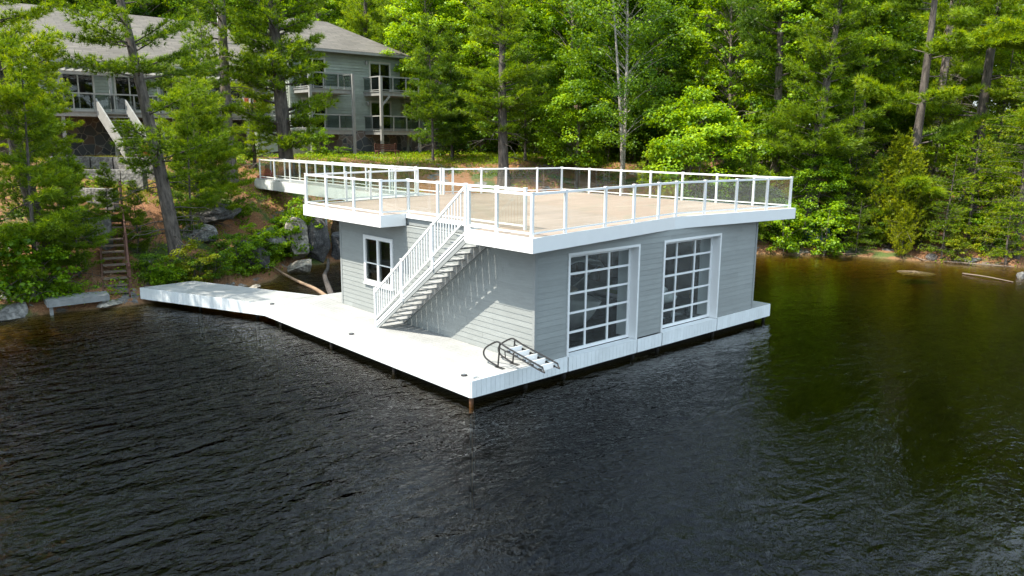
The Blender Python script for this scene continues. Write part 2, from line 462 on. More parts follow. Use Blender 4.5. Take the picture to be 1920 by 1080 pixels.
def terrain_material():
    m, nt, b = newmat('pine_litter_and_rock')
    tc = N(nt, 'ShaderNodeTexCoord')
    def noise(s, d=6.0, ro=0.6):
        n = N(nt, 'ShaderNodeTexNoise', i_Scale=s, i_Detail=d, i_Roughness=ro); nt.links.new(tc.outputs['Object'], n.inputs['Vector']); return n
    fine = noise(14, 8, 0.75)
    lit = ramp(nt, [(0.28, (0.085, 0.042, 0.022)), (0.5, (0.25, 0.115, 0.05)), (0.72, (0.42, 0.23, 0.12))]); nt.links.new(fine.outputs[0], lit.inputs[0])
    gr = ramp(nt, [(0.3, (0.03, 0.05, 0.01)), (0.7, (0.11, 0.16, 0.03))]); nt.links.new(fine.outputs[0], gr.inputs[0])
    big = noise(0.5, 5)
    gm = ramp(nt, [(0.56, (0, 0, 0)), (0.62, (1, 1, 1))]); nt.links.new(big.outputs[0], gm.inputs[0])
    mx = N(nt, 'ShaderNodeMixRGB'); nt.links.new(gm.outputs[0], mx.inputs[0]); nt.links.new(lit.outputs[0], mx.inputs[1]); nt.links.new(gr.outputs[0], mx.inputs[2])
    rk = ramp(nt, [(0.3, (0.05, 0.05, 0.05)), (0.5, (0.15, 0.145, 0.14)), (0.7, (0.28, 0.26, 0.24))]); n3 = noise(3, 9, 0.7); nt.links.new(n3.outputs[0], rk.inputs[0])
    n4 = noise(0.8, 4)
    rm = ramp(nt, [(0.60, (0, 0, 0)), (0.63, (1, 1, 1))]); nt.links.new(n4.outputs[0], rm.inputs[0])
    m2 = N(nt, 'ShaderNodeMixRGB'); nt.links.new(rm.outputs[0], m2.inputs[0]); nt.links.new(mx.outputs[0], m2.inputs[1]); nt.links.new(rk.outputs[0], m2.inputs[2])
    # the lake bed below the waterline is amber silt and stones
    sep = N(nt, 'ShaderNodeSeparateXYZ'); nt.links.new(tc.outputs['Object'], sep.inputs[0])
    wl = N(nt, 'ShaderNodeMapRange'); wl.inputs['From Min'].default_value = WATER - 0.05; wl.inputs['From Max'].default_value = WATER + 0.10
    wl.inputs['To Min'].default_value = 1; wl.inputs['To Max'].default_value = 0
    nt.links.new(sep.outputs['Z'], wl.inputs['Value'])
    bed = ramp(nt, [(0.3, (0.06, 0.042, 0.018)), (0.6, (0.19, 0.135, 0.055))]); nt.links.new(n3.outputs[0], bed.inputs[0])
    m3_ = N(nt, 'ShaderNodeMixRGB'); nt.links.new(wl.outputs[0], m3_.inputs[0]); nt.links.new(m2.outputs[0], m3_.inputs[1]); nt.links.new(bed.outputs[0], m3_.inputs[2])
    nt.links.new(m3_.outputs[0], b.inputs['Base Color']); b.inputs['Roughness'].default_value = 0.95
    bp = N(nt, 'ShaderNodeBump', i_Strength=0.9, i_Distance=0.08); nt.links.new(fine.outputs[0], bp.inputs['Height']); nt.links.new(bp.outputs[0], b.inputs['Normal'])
    return m
def axis_pts(segs):
    out = []
    for a, b, s in segs: out += list(np.arange(a, b, s))
    return np.array(out + [segs[-1][1]])
gx = axis_pts([(-180, -40, 10), (-40, -14, 2), (-14, 34, 0.4), (34, 60, 1.5), (60, 240, 8)])
gy = axis_pts([(-180, -30, 10), (-30, -8, 1.5), (-8, 32, 0.4), (32, 60, 1.5), (60, 240, 8)])
GX, GY = np.meshgrid(gx, gy)
GZ = ground(GX, GY)
V = np.stack([GX.ravel(), GY.ravel(), GZ.ravel()], 1)
nx, ny = len(gx), len(gy)
I = np.arange(nx * ny).reshape(ny, nx)
F = np.stack([I[:-1, :-1].ravel(), I[:-1, 1:].ravel(), I[1:, 1:].ravel(), I[1:, :-1].ravel()], 1)
tag(link_mesh('ground', np_mesh('ground', V, F, terrain_material(), smooth=True)), kind='structure')

# ------------------------------------------------------------------ water
def water_material():
    m, nt, b = newmat('dark_lake_water')
    nt.nodes.remove(b)
    out = nt.nodes['Material Output']
    tc = N(nt, 'ShaderNodeTexCoord')
    def lay(scale, stretch, rot, detail, dist=0.0):
        mp = N(nt, 'ShaderNodeMapping'); mp.inputs['Rotation'].default_value = (0, 0, R(rot)); mp.inputs['Scale'].default_value = (stretch, 1, 1)
        nt.links.new(tc.outputs['Object'], mp.inputs[0])
        n = N(nt, 'ShaderNodeTexNoise', i_Scale=scale, i_Detail=detail, i_Roughness=0.5, i_Distortion=dist)
        nt.links.new(mp.outputs[0], n.inputs['Vector']); return n
    a = lay(2.7, 0.45, 40, 1.0, 0.5)
    c = lay(8.5, 0.75, 70, 2.0, 0.8)
    g = lay(0.20, 0.6, 25, 3.0, 0.6)
    gs = N(nt, 'ShaderNodeMapRange'); gs.inputs['From Min'].default_value = 0.35; gs.inputs['From Max'].default_value = 0.68
    gs.inputs['To Min'].default_value = 0.42; gs.inputs['To Max'].default_value = 1.5
    nt.links.new(g.outputs[0], gs.inputs['Value'])
    # the open lake to the west is ruffled, the cove in the lee of the wood is calmer
    sx = N(nt, 'ShaderNodeSeparateXYZ'); nt.links.new(tc.outputs['Object'], sx.inputs[0])
    df = N(nt, 'ShaderNodeMath', operation='SUBTRACT'); nt.links.new(sx.outputs['X'], df.inputs[0]); nt.links.new(sx.outputs['Y'], df.inputs[1])
    lee = N(nt, 'ShaderNodeMapRange'); lee.inputs['From Min'].default_value = -13; lee.inputs['From Max'].default_value = 11
    lee.inputs['To Min'].default_value = 1.25; lee.inputs['To Max'].default_value = 0.25
    nt.links.new(df.outputs[0], lee.inputs['Value'])
    gm = N(nt, 'ShaderNodeMath', operation='MULTIPLY'); nt.links.new(gs.outputs[0], gm.inputs[0]); nt.links.new(lee.outputs[0], gm.inputs[1]); gs = gm
    s = N(nt, 'ShaderNodeMath', operation='MULTIPLY_ADD'); s.inputs[1].default_value = 0.42
    nt.links.new(c.outputs[0], s.inputs[0]); nt.links.new(a.outputs[0], s.inputs[2])
    bp = N(nt, 'ShaderNodeBump', i_Distance=0.14)
    nt.links.new(gs.outputs[0], bp.inputs['Strength']); nt.links.new(s.outputs[0], bp.inputs['Height'])
    gl = N(nt, 'ShaderNodeBsdfGlossy', i_Roughness=0.03); gl.inputs[0].default_value = (1, 1, 1, 1)
    tr = N(nt, 'ShaderNodeBsdfTransparent'); tr.inputs[0].default_value = (0.93, 0.93, 0.93, 1)
    fr = schlick(nt, 0.021, bp.outputs[0])
    nt.links.new(bp.outputs[0], gl.inputs['Normal'])
    # a ripple face whose mirror direction dips below the lake shows only dark water
    ge = N(nt, 'ShaderNodeNewGeometry')
    ng = N(nt, 'ShaderNodeVectorMath', operation='SCALE'); ng.inputs['Scale'].default_value = -1; nt.links.new(ge.outputs['Incoming'], ng.inputs[0])
    rf = N(nt, 'ShaderNodeVectorMath', operation='REFLECT'); nt.links.new(ng.outputs[0], rf.inputs[0]); nt.links.new(bp.outputs[0], rf.inputs[1])
    rz_ = N(nt, 'ShaderNodeSeparateXYZ'); nt.links.new(rf.outputs[0], rz_.inputs[0])
    ok = N(nt, 'ShaderNodeMapRange'); ok.inputs['From Min'].default_value = 0.0; ok.inputs['From Max'].default_value = 0.06; ok.inputs['To Max'].default_value = 0.85
    nt.links.new(rz_.outputs['Z'], ok.inputs['Value']); nt.links.new(ok.outputs[0], gl.inputs['Color'])
    mx = N(nt, 'ShaderNodeMixShader')
    nt.links.new(fr.outputs[0], mx.inputs[0]); nt.links.new(tr.outputs[0], mx.inputs[1]); nt.links.new(gl.outputs[0], mx.inputs[2])
    nt.links.new(mx.outputs[0], out.inputs['Surface'])
    va = N(nt, 'ShaderNodeVolumeAbsorption', i_Density=2.6); va.inputs['Color'].default_value = (0.78, 0.71, 0.22, 1)
    nt.links.new(va.outputs[0], out.inputs['Volume'])
    return m
tag(MB().box(-170, -170, -12, 120, 60, WATER).build('water', water_material()), kind='structure')

# ------------------------------------------------------------------ siding helper
def siding(mb, o, du, L, z0, z1, holes=(), course=0.145, nrm=(0, -1), out=0.016, back=0.004):
    """Lap boards on a wall from o along du (unit 2-D) for L metres, leaving the holes (u0,u1,za,zb) open."""
    n = int(math.ceil((z1 - z0) / course))
    def P(u, w, z): return (o[0] + du[0] * u + nrm[0] * w, o[1] + du[1] * u + nrm[1] * w, z)
    for i in range(n):
        a = z0 + i * course; b = min(z1, a + course)
        cuts = [(0, L)]
        for (u0, u1, za, zb) in holes:
            if (a + b) / 2 > za and (a + b) / 2 < zb:
                nc = []
                for (s, e) in cuts:
                    if u1 <= s or u0 >= e: nc.append((s, e)); continue
                    if u0 > s: nc.append((s, u0))
                    if u1 < e: nc.append((u1, e))
                cuts = nc
        js = []
        for (s, e) in cuts:
            q = s + .9 + 2.9 * ((i * 0.618 + .13) % 1)
            while q < e - .5: js.append((s, q - .0025)); s = q + .0025; q += 3.66
            js.append((s, e))
        for (s, e) in js:
            mb.add([P(s, out, a), P(e, out, a), P(e, back, b), P(s, back, b), P(s, 0, a), P(e, 0, a)],
                   [(0, 1, 2, 3), (4, 5, 1, 0)])

# ------------------------------------------------------------------ boathouse
H1, H2 = 2.925, 3.253
W, L = 9.84, 9.24
DECK = [(-.94, -.89), (5.5, .06), (11.02, -.60), (10.75, 9.75), (9.4, 9.9), (6.1, 11.2), (4.4, 11.2), (2.0, 10.75), (-.83, 10.05),
        (-.83, 5.47), (0.02, 5.47), (0.02, 1.42), (-.94, 1.42)]
D1 = (1.15, 3.87, -.02, 2.60); D2 = (5.01, 7.77, -.02, 2.60)
bh = empty('boathouse', (4.9, 4.6, 0), 'light grey boathouse with two glazed garage doors and a tan roof deck', 'boathouse')
WIN = (6.19, 7.70, 1.0, 2.39)
# front wall core with the two openings
w = MB()
T = 0.14
for (x0, x1, z0, z1) in ((0, D1[0], 0, H1), (D1[1], D2[0], 0, H1), (D2[1], W, 0, H1), (D1[0], D1[1], D1[3], H1), (D2[0], D2[1], D2[3], H1)):
    w.box(x0, 0, z0, x1, T, z1)
siding(w, (0, 0), (1, 0), W, 0.0, H1, [D1, D2])
fw = w.build('wall', M['siding'], bh); fw['label'] = 'shaded grey front wall with two tall openings'
w = MB()
for (y0, y1, z0, z1) in ((T, WIN[0], 0, H1), (WIN[1], L, 0, H1), (WIN[0], WIN[1], 0, WIN[2]), (WIN[0], WIN[1], WIN[3], H1)):
    w.box(0, y0, z0, T, y1, z1)
siding(w, (0, 0), (0, 1), L, 0.0, H1, [WIN], nrm=(-1, 0))
lw = w.build('wall', M['siding'], bh); lw['label'] = 'sunlit grey side wall behind the stairs'
w = MB(); w.box(W - T, T, 0, W, L, H1); siding(w, (W, 0), (0, 1), L, 0, H1, nrm=(1, 0)); w.build('wall', M['siding'], bh)
w = MB(); w.box(T, L - T, 0, W - T, L, H1); siding(w, (0, L), (1, 0), W, 0, H1, nrm=(0, 1)); w.build('wall', M['siding'], bh)
for (x, y) in ((0, 0), (W, 0), (0, L), (W, L)):
    c = MB(); sx = -1 if x == 0 else 1; sy = -1 if y == 0 else 1
    xa, xb = sorted((x + sx * .026, x - sx * .06)); ya, yb = sorted((y + sy * .026, y + sy * .001))
    c.box(xa, ya, 0.0, xb, yb, H1 - .003)
    xa, xb = sorted((x + sx * .026, x + sx * .001)); ya, yb = sorted((y + sy * .001, y - sy * .06))
    c.box(xa, ya, 0.0, xb, yb, H1 - .003)
    c.build('corner_board', M['siding_trim'], bh)
# inside lining, ceiling and the slip floor
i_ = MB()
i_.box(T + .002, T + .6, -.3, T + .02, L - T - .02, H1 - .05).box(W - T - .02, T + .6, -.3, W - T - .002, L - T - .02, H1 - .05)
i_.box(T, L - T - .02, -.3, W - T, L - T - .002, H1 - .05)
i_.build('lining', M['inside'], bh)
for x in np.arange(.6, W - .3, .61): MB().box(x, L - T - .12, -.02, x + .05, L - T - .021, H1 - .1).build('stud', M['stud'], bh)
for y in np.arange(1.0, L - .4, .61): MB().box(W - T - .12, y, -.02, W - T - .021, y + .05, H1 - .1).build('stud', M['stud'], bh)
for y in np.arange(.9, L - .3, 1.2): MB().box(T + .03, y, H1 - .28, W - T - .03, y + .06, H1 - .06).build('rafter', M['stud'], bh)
f_ = MB()
f_.box(.16, .45, -.12, 1.0, L - .2, -.02).box(7.85, .45, -.12, W - .2, L - .2, -.02).box(1.0, 7.6, -.12, 7.85, L - .2, -.022)
f_.build('slip_floor', M['grey_wood'], bh)
# garage doors
def garage_door(D, label):
    x0, x1, _, zt = D
    yd = 0.26
    g = MB()
    a, b, lo, hi = x0 + .03, x1 - .03, -.015, zt - .05
    rows = 5; rh = (hi - lo) / rows
    for k in range(rows + 1):
        z = lo + k * rh; t = .085 if k in (0, rows) else .055
        za = z if k == 0 else z - t if k == rows else z - t / 2
        g.box(a, yd - .02, za, b, yd + .025, za + t)
    for k in range(4):
        x = a + (b - a) * k / 3; t = .085 if k in (0, 3) else .06
        xa = x if k == 0 else x - t if k == 3 else x - t / 2
        g.box(xa, yd - .024, lo + .003, xa + t, yd + .021, hi - .003)
    d = g.build('garage_door', M['white'], bh); d['label'] = label
    MB().box(a + .02, yd - .004, lo + .02, b - .02, yd + .004, hi - .02).build('glass', M['door_glass'], d)
    j = MB()
    j.box(x1 - .03, -.035, -.02, x1, yd + .03, zt).box(x0, -.035, -.02, x0 + .03, yd + .03, zt).box(x0 + .03, -.035, zt - .03, x1 - .03, yd + .03, zt)
    j.box(x1 + .001, -.036, -.3 if x0 < 3 else -.02, x1 + .035, -.003, zt + .035).box(x0 - .035, -.036, -.02, x0 - .001, -.003, zt + .035).box(x0 - .001, -.036, zt + .001, x1 + .001, -.003, zt + .035)
    # a second, inner jamb board seen through the glass
    j.box(x1 - .02, yd + .05, 0, x1 + .02, yd + .42, zt)
    j.build('door_jamb', M['white'], bh)
garage_door(D1, 'glazed garage door nearer the dock corner'); garage_door(D2, 'glazed garage door nearer the far end')
# window
f_ = MB()
ya, yb, za, zb = WIN
for (p, q, z0, z1) in ((ya - .06, ya + .05, za - .06, zb + .06), (yb - .05, yb + .06, za - .06, zb + .06), ((ya + yb) / 2 - .05, (ya + yb) / 2 + .05, za + .05, zb - .05)):
    f_.box(-.05, p, z0, .06, q, z1)
f_.box(-.048, ya + .05, za - .06, .058, yb - .05, za + .05).box(-.048, ya + .05, zb - .05, .058, yb - .05, zb + .06)
zm = za + .42 * (zb - za)
f_.box(-.02, ya + .05, zm - .018, .03, (ya + yb) / 2 - .05, zm + .018).box(-.02, (ya + yb) / 2 + .05, zm - .018, .03, yb - .05, zm + .018)
f_.box(-.085, ya - .08, za - .10, -.002, yb + .08, za - .061)
wf = f_.build('window', M['white'], bh)
MB().box(-.004, ya + .03, za + .03, .004, yb - .03, zb - .03).build('pane', M['win_glass'], wf)
MB().box(.15, ya - .9, za - .6, .17, yb + .5, zb + .3).build('window_backing', plain('backing_grey', (.10, .10, .10), .8, .1), wf)  # sheet widened well past the window to darken what shows through it
# roof deck: boards, white fascia all round, soffit
MB().prism(DECK, H2 - .03, H2).build('roof_deck', M['tan_deck'], bh)
def inset_edges(poly, off):
    out = []
    n = len(poly)
    for i in range(n):
        p0, p1, p2 = Vector(poly[i - 1]), Vector(poly[i]), Vector(poly[(i + 1) % n])
        d1 = (p1 - p0).normalized(); d2 = (p2 - p1).normalized()
        n1 = Vector((-d1.y, d1.x)); n2 = Vector((-d2.y, d2.x))
        b = (n1 + n2); b = b / max(0.3, b.dot(n1))
        out.append(tuple(p1 + b * off))
    return out
outr = inset_edges(DECK, -.03); inr = inset_edges(DECK, .04)
fs = MB(); n = len(DECK)
for i in range(n):
    j = (i + 1) % n
    if i == 10: za, zb = H2 - .10, H2 + .012
    else: za, zb = H1, H2 + .012
    A, B, C_, D_ = outr[i], outr[j], inr[j], inr[i]
    fs.add([(*A, za), (*B, za), (*C_, za), (*D_, za), (*A, zb), (*B, zb), (*C_, zb), (*D_, zb)],
           [(3, 2, 1, 0), (4, 5, 6, 7), (0, 1, 5, 4), (2, 3, 7, 6), (1, 2, 6, 5), (3, 0, 4, 7)])
fs.build('fascia', M['white'], bh)
MB().prism(inset_edges(DECK, .05), H1 + .02, H2 - .035).build('soffit', M['siding_trim'], bh)

# ------------------------------------------------------------------ dock
FB = -.411
dock = empty('dock', (-1, 5, 0), 'white board dock wrapping the foot of the grey boathouse', 'dock')
bd = MB(); y1 = 10.88
k = 0; x = -1.985
while x < -.03:
    x2 = min(x + .135, -.024)
    bd.box(x, -.02, -.03, x2, y1, 0.0); x += .143
for (a, b_) in ((0.03, 0.95),):
    x = 0.0
    while x < W + 1.0:
        bd.box(x, L + .03, -.03, min(x + .135, 10.9), y1, 0.0); x += .143
x = W + .03
while x < 10.90:
    bd.box(x, -.02, -.03, min(x + .135, 10.9), L + .025, 0.0); x += .143
bd.build('decking', M['white_deck'], dock)
def fascia_run(mb, p, q, z0, z1, bw=.145, th=.025, side=1):
    p, q = Vector(p), Vector(q); d = q - p; Ln = d.length; d.normalize(); nn = Vector((d.y, -d.x)) * side
    k = max(1, round(Ln / bw)); s = Ln / k
    for i in range(k):
        a = p + d * (i * s + .003); b = p + d * ((i + 1) * s - .003)
        vs = [a, b, b + nn * th, a + nn * th]
        v8 = [(v.x, v.y, z) for z in (z0, z1) for v in vs]
        mb.add(v8, [(3, 2, 1, 0), (4, 5, 6, 7), (0, 1, 5, 4), (1, 2, 6, 5), (2, 3, 7, 6), (3, 0, 4, 7)] if side > 0 else [(0, 1, 2, 3), (7, 6, 5, 4), (4, 5, 1, 0), (5, 6, 2, 1), (6, 7, 3, 2), (7, 4, 0, 3)])
    a, b = p - nn * .012, q - nn * .012
    v8 = [(v.x, v.y, z) for z in (z0 + .01, z1 - .01) for v in (a, b, q - nn * .001, p - nn * .001)]
    mb.add(v8, [(3, 2, 1, 0), (4, 5, 6, 7), (0, 1, 5, 4), (1, 2, 6, 5), (2, 3, 7, 6), (3, 0, 4, 7)])
xs = [(-2.0, 1.13), (1.17, 3.88), (3.92, 5.0), (5.04, 7.77), (7.81, 10.93)]
for i, (a, b_) in enumerate(xs):
    f_ = MB(); fascia_run(f_, (a, -.03), (b_, -.03), FB, -.004 if i in (0, 4) else -.03)
    if i in (1, 3):
        f_.box(a, -.028, -.06, b_, .22, -.032)
    f_.build('fascia', M['white_fascia'], dock)
f_ = MB(); fascia_run(f_, (-2.0, -.03), (-2.0, 10.83), FB, -.004, side=-1); f_.build('fascia', M['white_fascia'], dock)
f_ = MB(); fascia_run(f_, (10.93, -.03), (10.93, 10.9), FB, -.004); f_.build('fascia', M['white_fascia'], dock)
f_ = MB(); fascia_run(f_, (-.06, 10.9), (10.93, 10.9), FB, -.004, side=-1); f_.build('fascia', M['white_fascia'], dock)
f_ = MB()
for x in (-1.9, -1.2, -.5, .18, W + .08, W + .62):
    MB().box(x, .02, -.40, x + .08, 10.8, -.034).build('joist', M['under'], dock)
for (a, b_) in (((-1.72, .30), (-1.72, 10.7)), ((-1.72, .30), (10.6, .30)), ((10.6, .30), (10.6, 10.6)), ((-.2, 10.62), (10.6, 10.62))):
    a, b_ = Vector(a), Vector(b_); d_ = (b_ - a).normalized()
    m_ = MB(); m_.bar((a.x + d_.x * .05, a.y + d_.y * .05, -1.9), (b_.x - d_.x * .05, b_.y - d_.y * .05, -1.9), .06, 2.98); m_.build('dark_skirt', M['under'], dock)  # dark panels added to block the view through and blacken the gap under the dock
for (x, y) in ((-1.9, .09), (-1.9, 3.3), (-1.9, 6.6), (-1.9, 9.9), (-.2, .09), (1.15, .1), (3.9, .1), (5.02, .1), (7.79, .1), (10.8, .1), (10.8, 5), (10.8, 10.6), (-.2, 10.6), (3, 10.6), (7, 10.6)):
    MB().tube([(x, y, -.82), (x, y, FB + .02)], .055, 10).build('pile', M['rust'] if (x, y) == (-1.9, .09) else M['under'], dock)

wk = empty('walkway_dock', (-2.1, 13.5, 0), 'narrow white walkway dock angling from the wide dock to the rocky shore', 'dock')
o0, o1, i1, i0 = Vector((-2.0, 10.9)), Vector((-4.26, 16.33)), Vector((-2.33, 16.42)), Vector((-.06, 10.9))
b = MB()
for k in range(14):
    a0 = o0.lerp(i0, k / 14 + .0015); a1 = o0.lerp(i0, (k + 1) / 14 - .0015); b1 = o1.lerp(i1, (k + 1) / 14 - .0015); b0 = o1.lerp(i1, k / 14 + .0015)
    b.prism([a0, a1, b1, b0], -.03, 0)
b.build('decking', M['white_deck'], wk)
f_ = MB(); fascia_run(f_, (-2.0, 10.845), o1, FB, -.004, side=-1); f_.build('fascia', M['white_fascia'], wk)
f_ = MB(); fascia_run(f_, o1, i1, FB, -.004, side=-1); f_.build('fascia', M['white_fascia'], wk)
f_ = MB(); fascia_run(f_, i0 + Vector((.01, .03)), i1, FB, -.004); f_.build('fascia', M['white_fascia'], wk)
f_ = MB(); f_.prism([o0.lerp(i0, .05), o0.lerp(i0, .95), o1.lerp(i1, .95), o1.lerp(i1, .05)], -.25, -.035); f_.build('joist', M['under'], wk)
for t in (.1, .55):
    p = o0.lerp(o1, t) + Vector((.25, .1)); MB().tube([(p.x, p.y, -1.6), (p.x, p.y, -.252)], .055, 10).build('pile', M['under'], wk)

for (x, y, lab) in ((-1.86, 10.59, 'round dark dock light at the bend where the walkway joins the wide dock'),
                    (-1.90, 5.44, 'round dark dock light on the white deck edge opposite the foot of the stairs'),
                    (-1.88, 0.38, 'round dark dock light beside the front corner of the white dock')):
    r = empty('dock_light', (x, y, 0), lab, 'dock light', 'dark dock lights along the deck edge')
    MB().tube([(x, y, 0), (x, y, .022), (x, y, .03)], [.075, .075, .06], 16).build('rim', M['dark'], r)
    MB().tube([(x, y, .03), (x, y, .042)], [.045, .03], 12).build('lens', plain('smoked_lens', (.10, .11, .12), .15, .05), r)
cl = MB(); x, y = -1.80, .07
cl.box(x - .03, y - .015, 0, x + .03, y + .015, .03).tube([(x - .09, y, .045), (x - .04, y, .036), (x + .04, y, .036), (x + .09, y, .045)], .012, 8)
tag(cl.build('cleat', M['galv']), 'small silver mooring cleat at the front corner of the white dock', 'cleat')

# ------------------------------------------------------------------ outside stairs
st = empty('staircase', (-.45, 5.6, 0), 'white open tread staircase climbing the sunlit wall to the roof deck', 'staircase')
ST0 = Vector((0, 5.62, 0.0)); ST1 = Vector((0, 1.42, H2)); NR = 17
for k in range(1, NR + 1):
    t = k / NR
    y = ST0.y + (ST1.y - ST0.y) * (t - .5 / NR); z = H2 * t - (.05 if k == NR else 0)
    MB().box(-.875, y - .150, z - .035, -.06, y - .008, z).box(-.875, y + .008, z - .035, -.06, y + .150, z).build('tread', M['white_deck'], st)
dirv = (ST1 - ST0).normalized()
for xx in (-.90, -.035):
    a = Vector((xx, ST0.y + .06, -.02)) ; b_ = Vector((xx, ST1.y + .02, H2 - .17))
    s = MB(); s.bar(a + Vector((0, 0, .10)), b_ + Vector((0, 0, .02)), .035, .24); s.build('stringer', M['siding_trim'] if xx < -.5 else M['white_deck'], st)
s = MB(); s.bar((-.925, ST0.y + .03, .16), (-.925, ST1.y + .02, H2 - .03), .012, .05).bar((-.925, ST0.y + .10, .02), (-.925, ST1.y + .10, H2 - .19), .012, .035)
s.build('stringer_trim', M['white'], st)
pts = [(5.68, 0.0, 1.15), (4.29, 1.0, 2.17), (2.86, 2.08, 3.24), (1.47, H1 + .05, H2 + 1.06)]
hr = MB()
slope = H2 / 4.2
def rz_(y, off): return (5.62 - y) * slope + off
hr.bar((-.945, 5.68, rz_(5.68, 1.10)), (-.945, 1.50, rz_(1.50, 1.08)), .05, .06)
hr.bar((-.945, 5.68, rz_(5.68, .30)), (-.945, 1.50, rz_(1.50, .28)), .04, .045)
hrail = hr.build('handrail', M['white'], st)
y = 5.56
while y > 1.58:
    if all(abs(y - p[0]) > .05 for p in pts):
        MB().box(-.957, y - .011, rz_(y, .30), -.933, y + .011, rz_(y, 1.07)).build('baluster', M['white'], hrail)
    y -= .118
for (y, z0, z1) in pts:
    p = MB(); p.box(-.975, y - .032, z0, -.915, y + .032, z1).box(-.985, y - .042, z1, -.905, y + .042, z1 + .02)
    p.build('post', M['white'], st)

# ------------------------------------------------------------------ glass railings
def railing(name, posts, label, group, corners=(), z=H2, ph=1.0, low=.02, zf=None):
    root = empty(name, (*posts[0], z if zf is None else zf(0)), label, 'railing', group)
    n = len(posts)
    Z = [z] * n if zf is None else [zf(i) for i in range(n)]
    for (x, y), zz in zip(posts, Z):
        p = MB(); p.box(x - .032, y - .032, zz - low, x + .032, y + .032, zz + ph).box(x - .042, y - .042, zz + ph, x + .042, y + .042, zz + ph + .018)
        p.build('post', M['white'], root)
    for i in range(n - 1):
        a, b_ = Vector((*posts[i], Z[i])), Vector((*posts[i + 1], Z[i + 1])); d = (b_ - a).normalized()
        if (b_ - a).length < .15: continue
        a2, b2 = a + d * .033, b_ - d * .033
        up = Vector((0, 0, 1))
        MB().bar(a2 + up * (ph - .03), b2 + up * (ph - .03), .06, .055).build('top_rail', M['white'], root)
        MB().bar(a2 + up * .095, b2 + up * .095, .035, .04).build('bottom_rail', M['white'], root)
        g = MB(); nrm = d.cross(up).normalized() * .004
        c0, c1 = a2 + d * .012, b2 - d * .012
        vs = [c0 + up * .116, c1 + up * .116, c1 + up * (ph - .06), c0 + up * (ph - .06)]
        g.add([v - nrm for v in vs] + [v + nrm for v in vs], [(0, 3, 2, 1), (4, 5, 6, 7), (0, 1, 5, 4), (1, 2, 6, 5), (2, 3, 7, 6), (3, 0, 4, 7)])
        g.build('glass_panel', M['rail_glass'], root)
    return root
def along(p, q, fr): return [(p[0] + (q[0] - p[0]) * f, p[1] + (q[1] - p[1]) * f) for f in fr]
E0, E1, E2, E3, E4, E5 = (-.86, -.78), (5.5, .17), (10.92, -.48), (10.66, 9.65), (9.38, 9.8), (6.05, 11.1)
front = [(-.9, 1.40), (-.9, .37), E0] + along(E0, E1, [.195, .46, .675, .88]) + along(E0, E1, [1.0])[:0] + along(E1, E2, [.03, .25, .51, .78]) + [E2]
front += along(E2, E3, [.13, .27, .41, .55, .69, .85]) + [E3, E4] + along(E4, E5, [.38, .67]) + [E5, (5.62, 11.12)]
GRP = 'white framed glass railings'
railing('glass_railing', front, 'white framed glass railing running round the front and far end of the roof deck', GRP, low=.14)
left = [(.07, .45), (.07, 1.5), (.07, 2.75), (.07, 3.98), (.07, 5.40), (-.76, 5.54), (-.77, 7.0), (-.77, 8.65), (-.77, 9.98)]
left += [(.95, 10.45), (2.05, 10.68), (3.25, 10.9), (4.38, 11.1)]
railing('glass_railing', left, 'white framed glass railing along the stair side and back left corner of the roof deck', GRP, low=.02)
BZ0, BZ1 = 3.235, 3.25
def lerp_n(p, q, n): return [(p[0] + (q[0] - p[0]) * i / n, p[1] + (q[1] - p[1]) * i / n) for i in range(n + 1)]
BN, BF = (4.42, 11.3), (4.98, 26.4)
BN2, BF2 = (5.62, 11.3), (5.95, 27.2)
railing('glass_railing', lerp_n(BN, BF, 8), 'white framed glass railing on the near side of the footbridge', GRP, low=.03)
railing('glass_railing', lerp_n(BN2, BF2, 9), 'white framed glass railing on the far side of the footbridge', GRP, low=.03)

# ------------------------------------------------------------------ footbridge to the shore
br = empty('footbridge', (5, 19, 3.2), 'pale grey footbridge joining the roof deck to the wooded bank', 'bridge')
nb = 96; b = MB()
for k in range(nb):
    t0, t1 = k / nb + .0006, (k + 1) / nb - .0006
    a, c_ = Vector((4.34, 11.26)), Vector((4.88, 26.9)); d, e = Vector((5.70, 11.26)), Vector((6.05, 27.5))
    b.prism([a.lerp(c_, t0), d.lerp(e, t0), d.lerp(e, t1), a.lerp(c_, t1)], 3.20, 3.24)
b.build('decking', M['white_deck'], br)
f_ = MB(); fascia_run(f_, (4.34, 11.26), (4.88, 26.9), 2.72, 3.198, side=-1); f_.build('fascia', M['white_fascia'], br)
f_ = MB(); fascia_run(f_, (5.70, 11.26), (6.05, 27.5), 2.72, 3.198); f_.build('fascia', M['white_fascia'], br)
f_ = MB()
for s in (.12, .5, .88):
    p, q = Vector((4.34, 11.3)).lerp(Vector((5.70, 11.3)), s), Vector((4.88, 26.8)).lerp(Vector((6.05, 27.3)), s)
    f_.bar((p.x, p.y, 2.98), (q.x, q.y, 2.98), .08, .4)
f_.build('beam', M['under'], br)
for (x, y) in ((4.55, 14.2), (5.7, 14.2), (4.72, 20.9), (5.75, 20.9)):
    zb = -4 if y < 18 else gz(x, y) - .3
    MB().tube([(x, y, zb), (x, y, 2.79 if y > 11 else H1 + .03)], .06, 10).build('post', M['galv'], br)

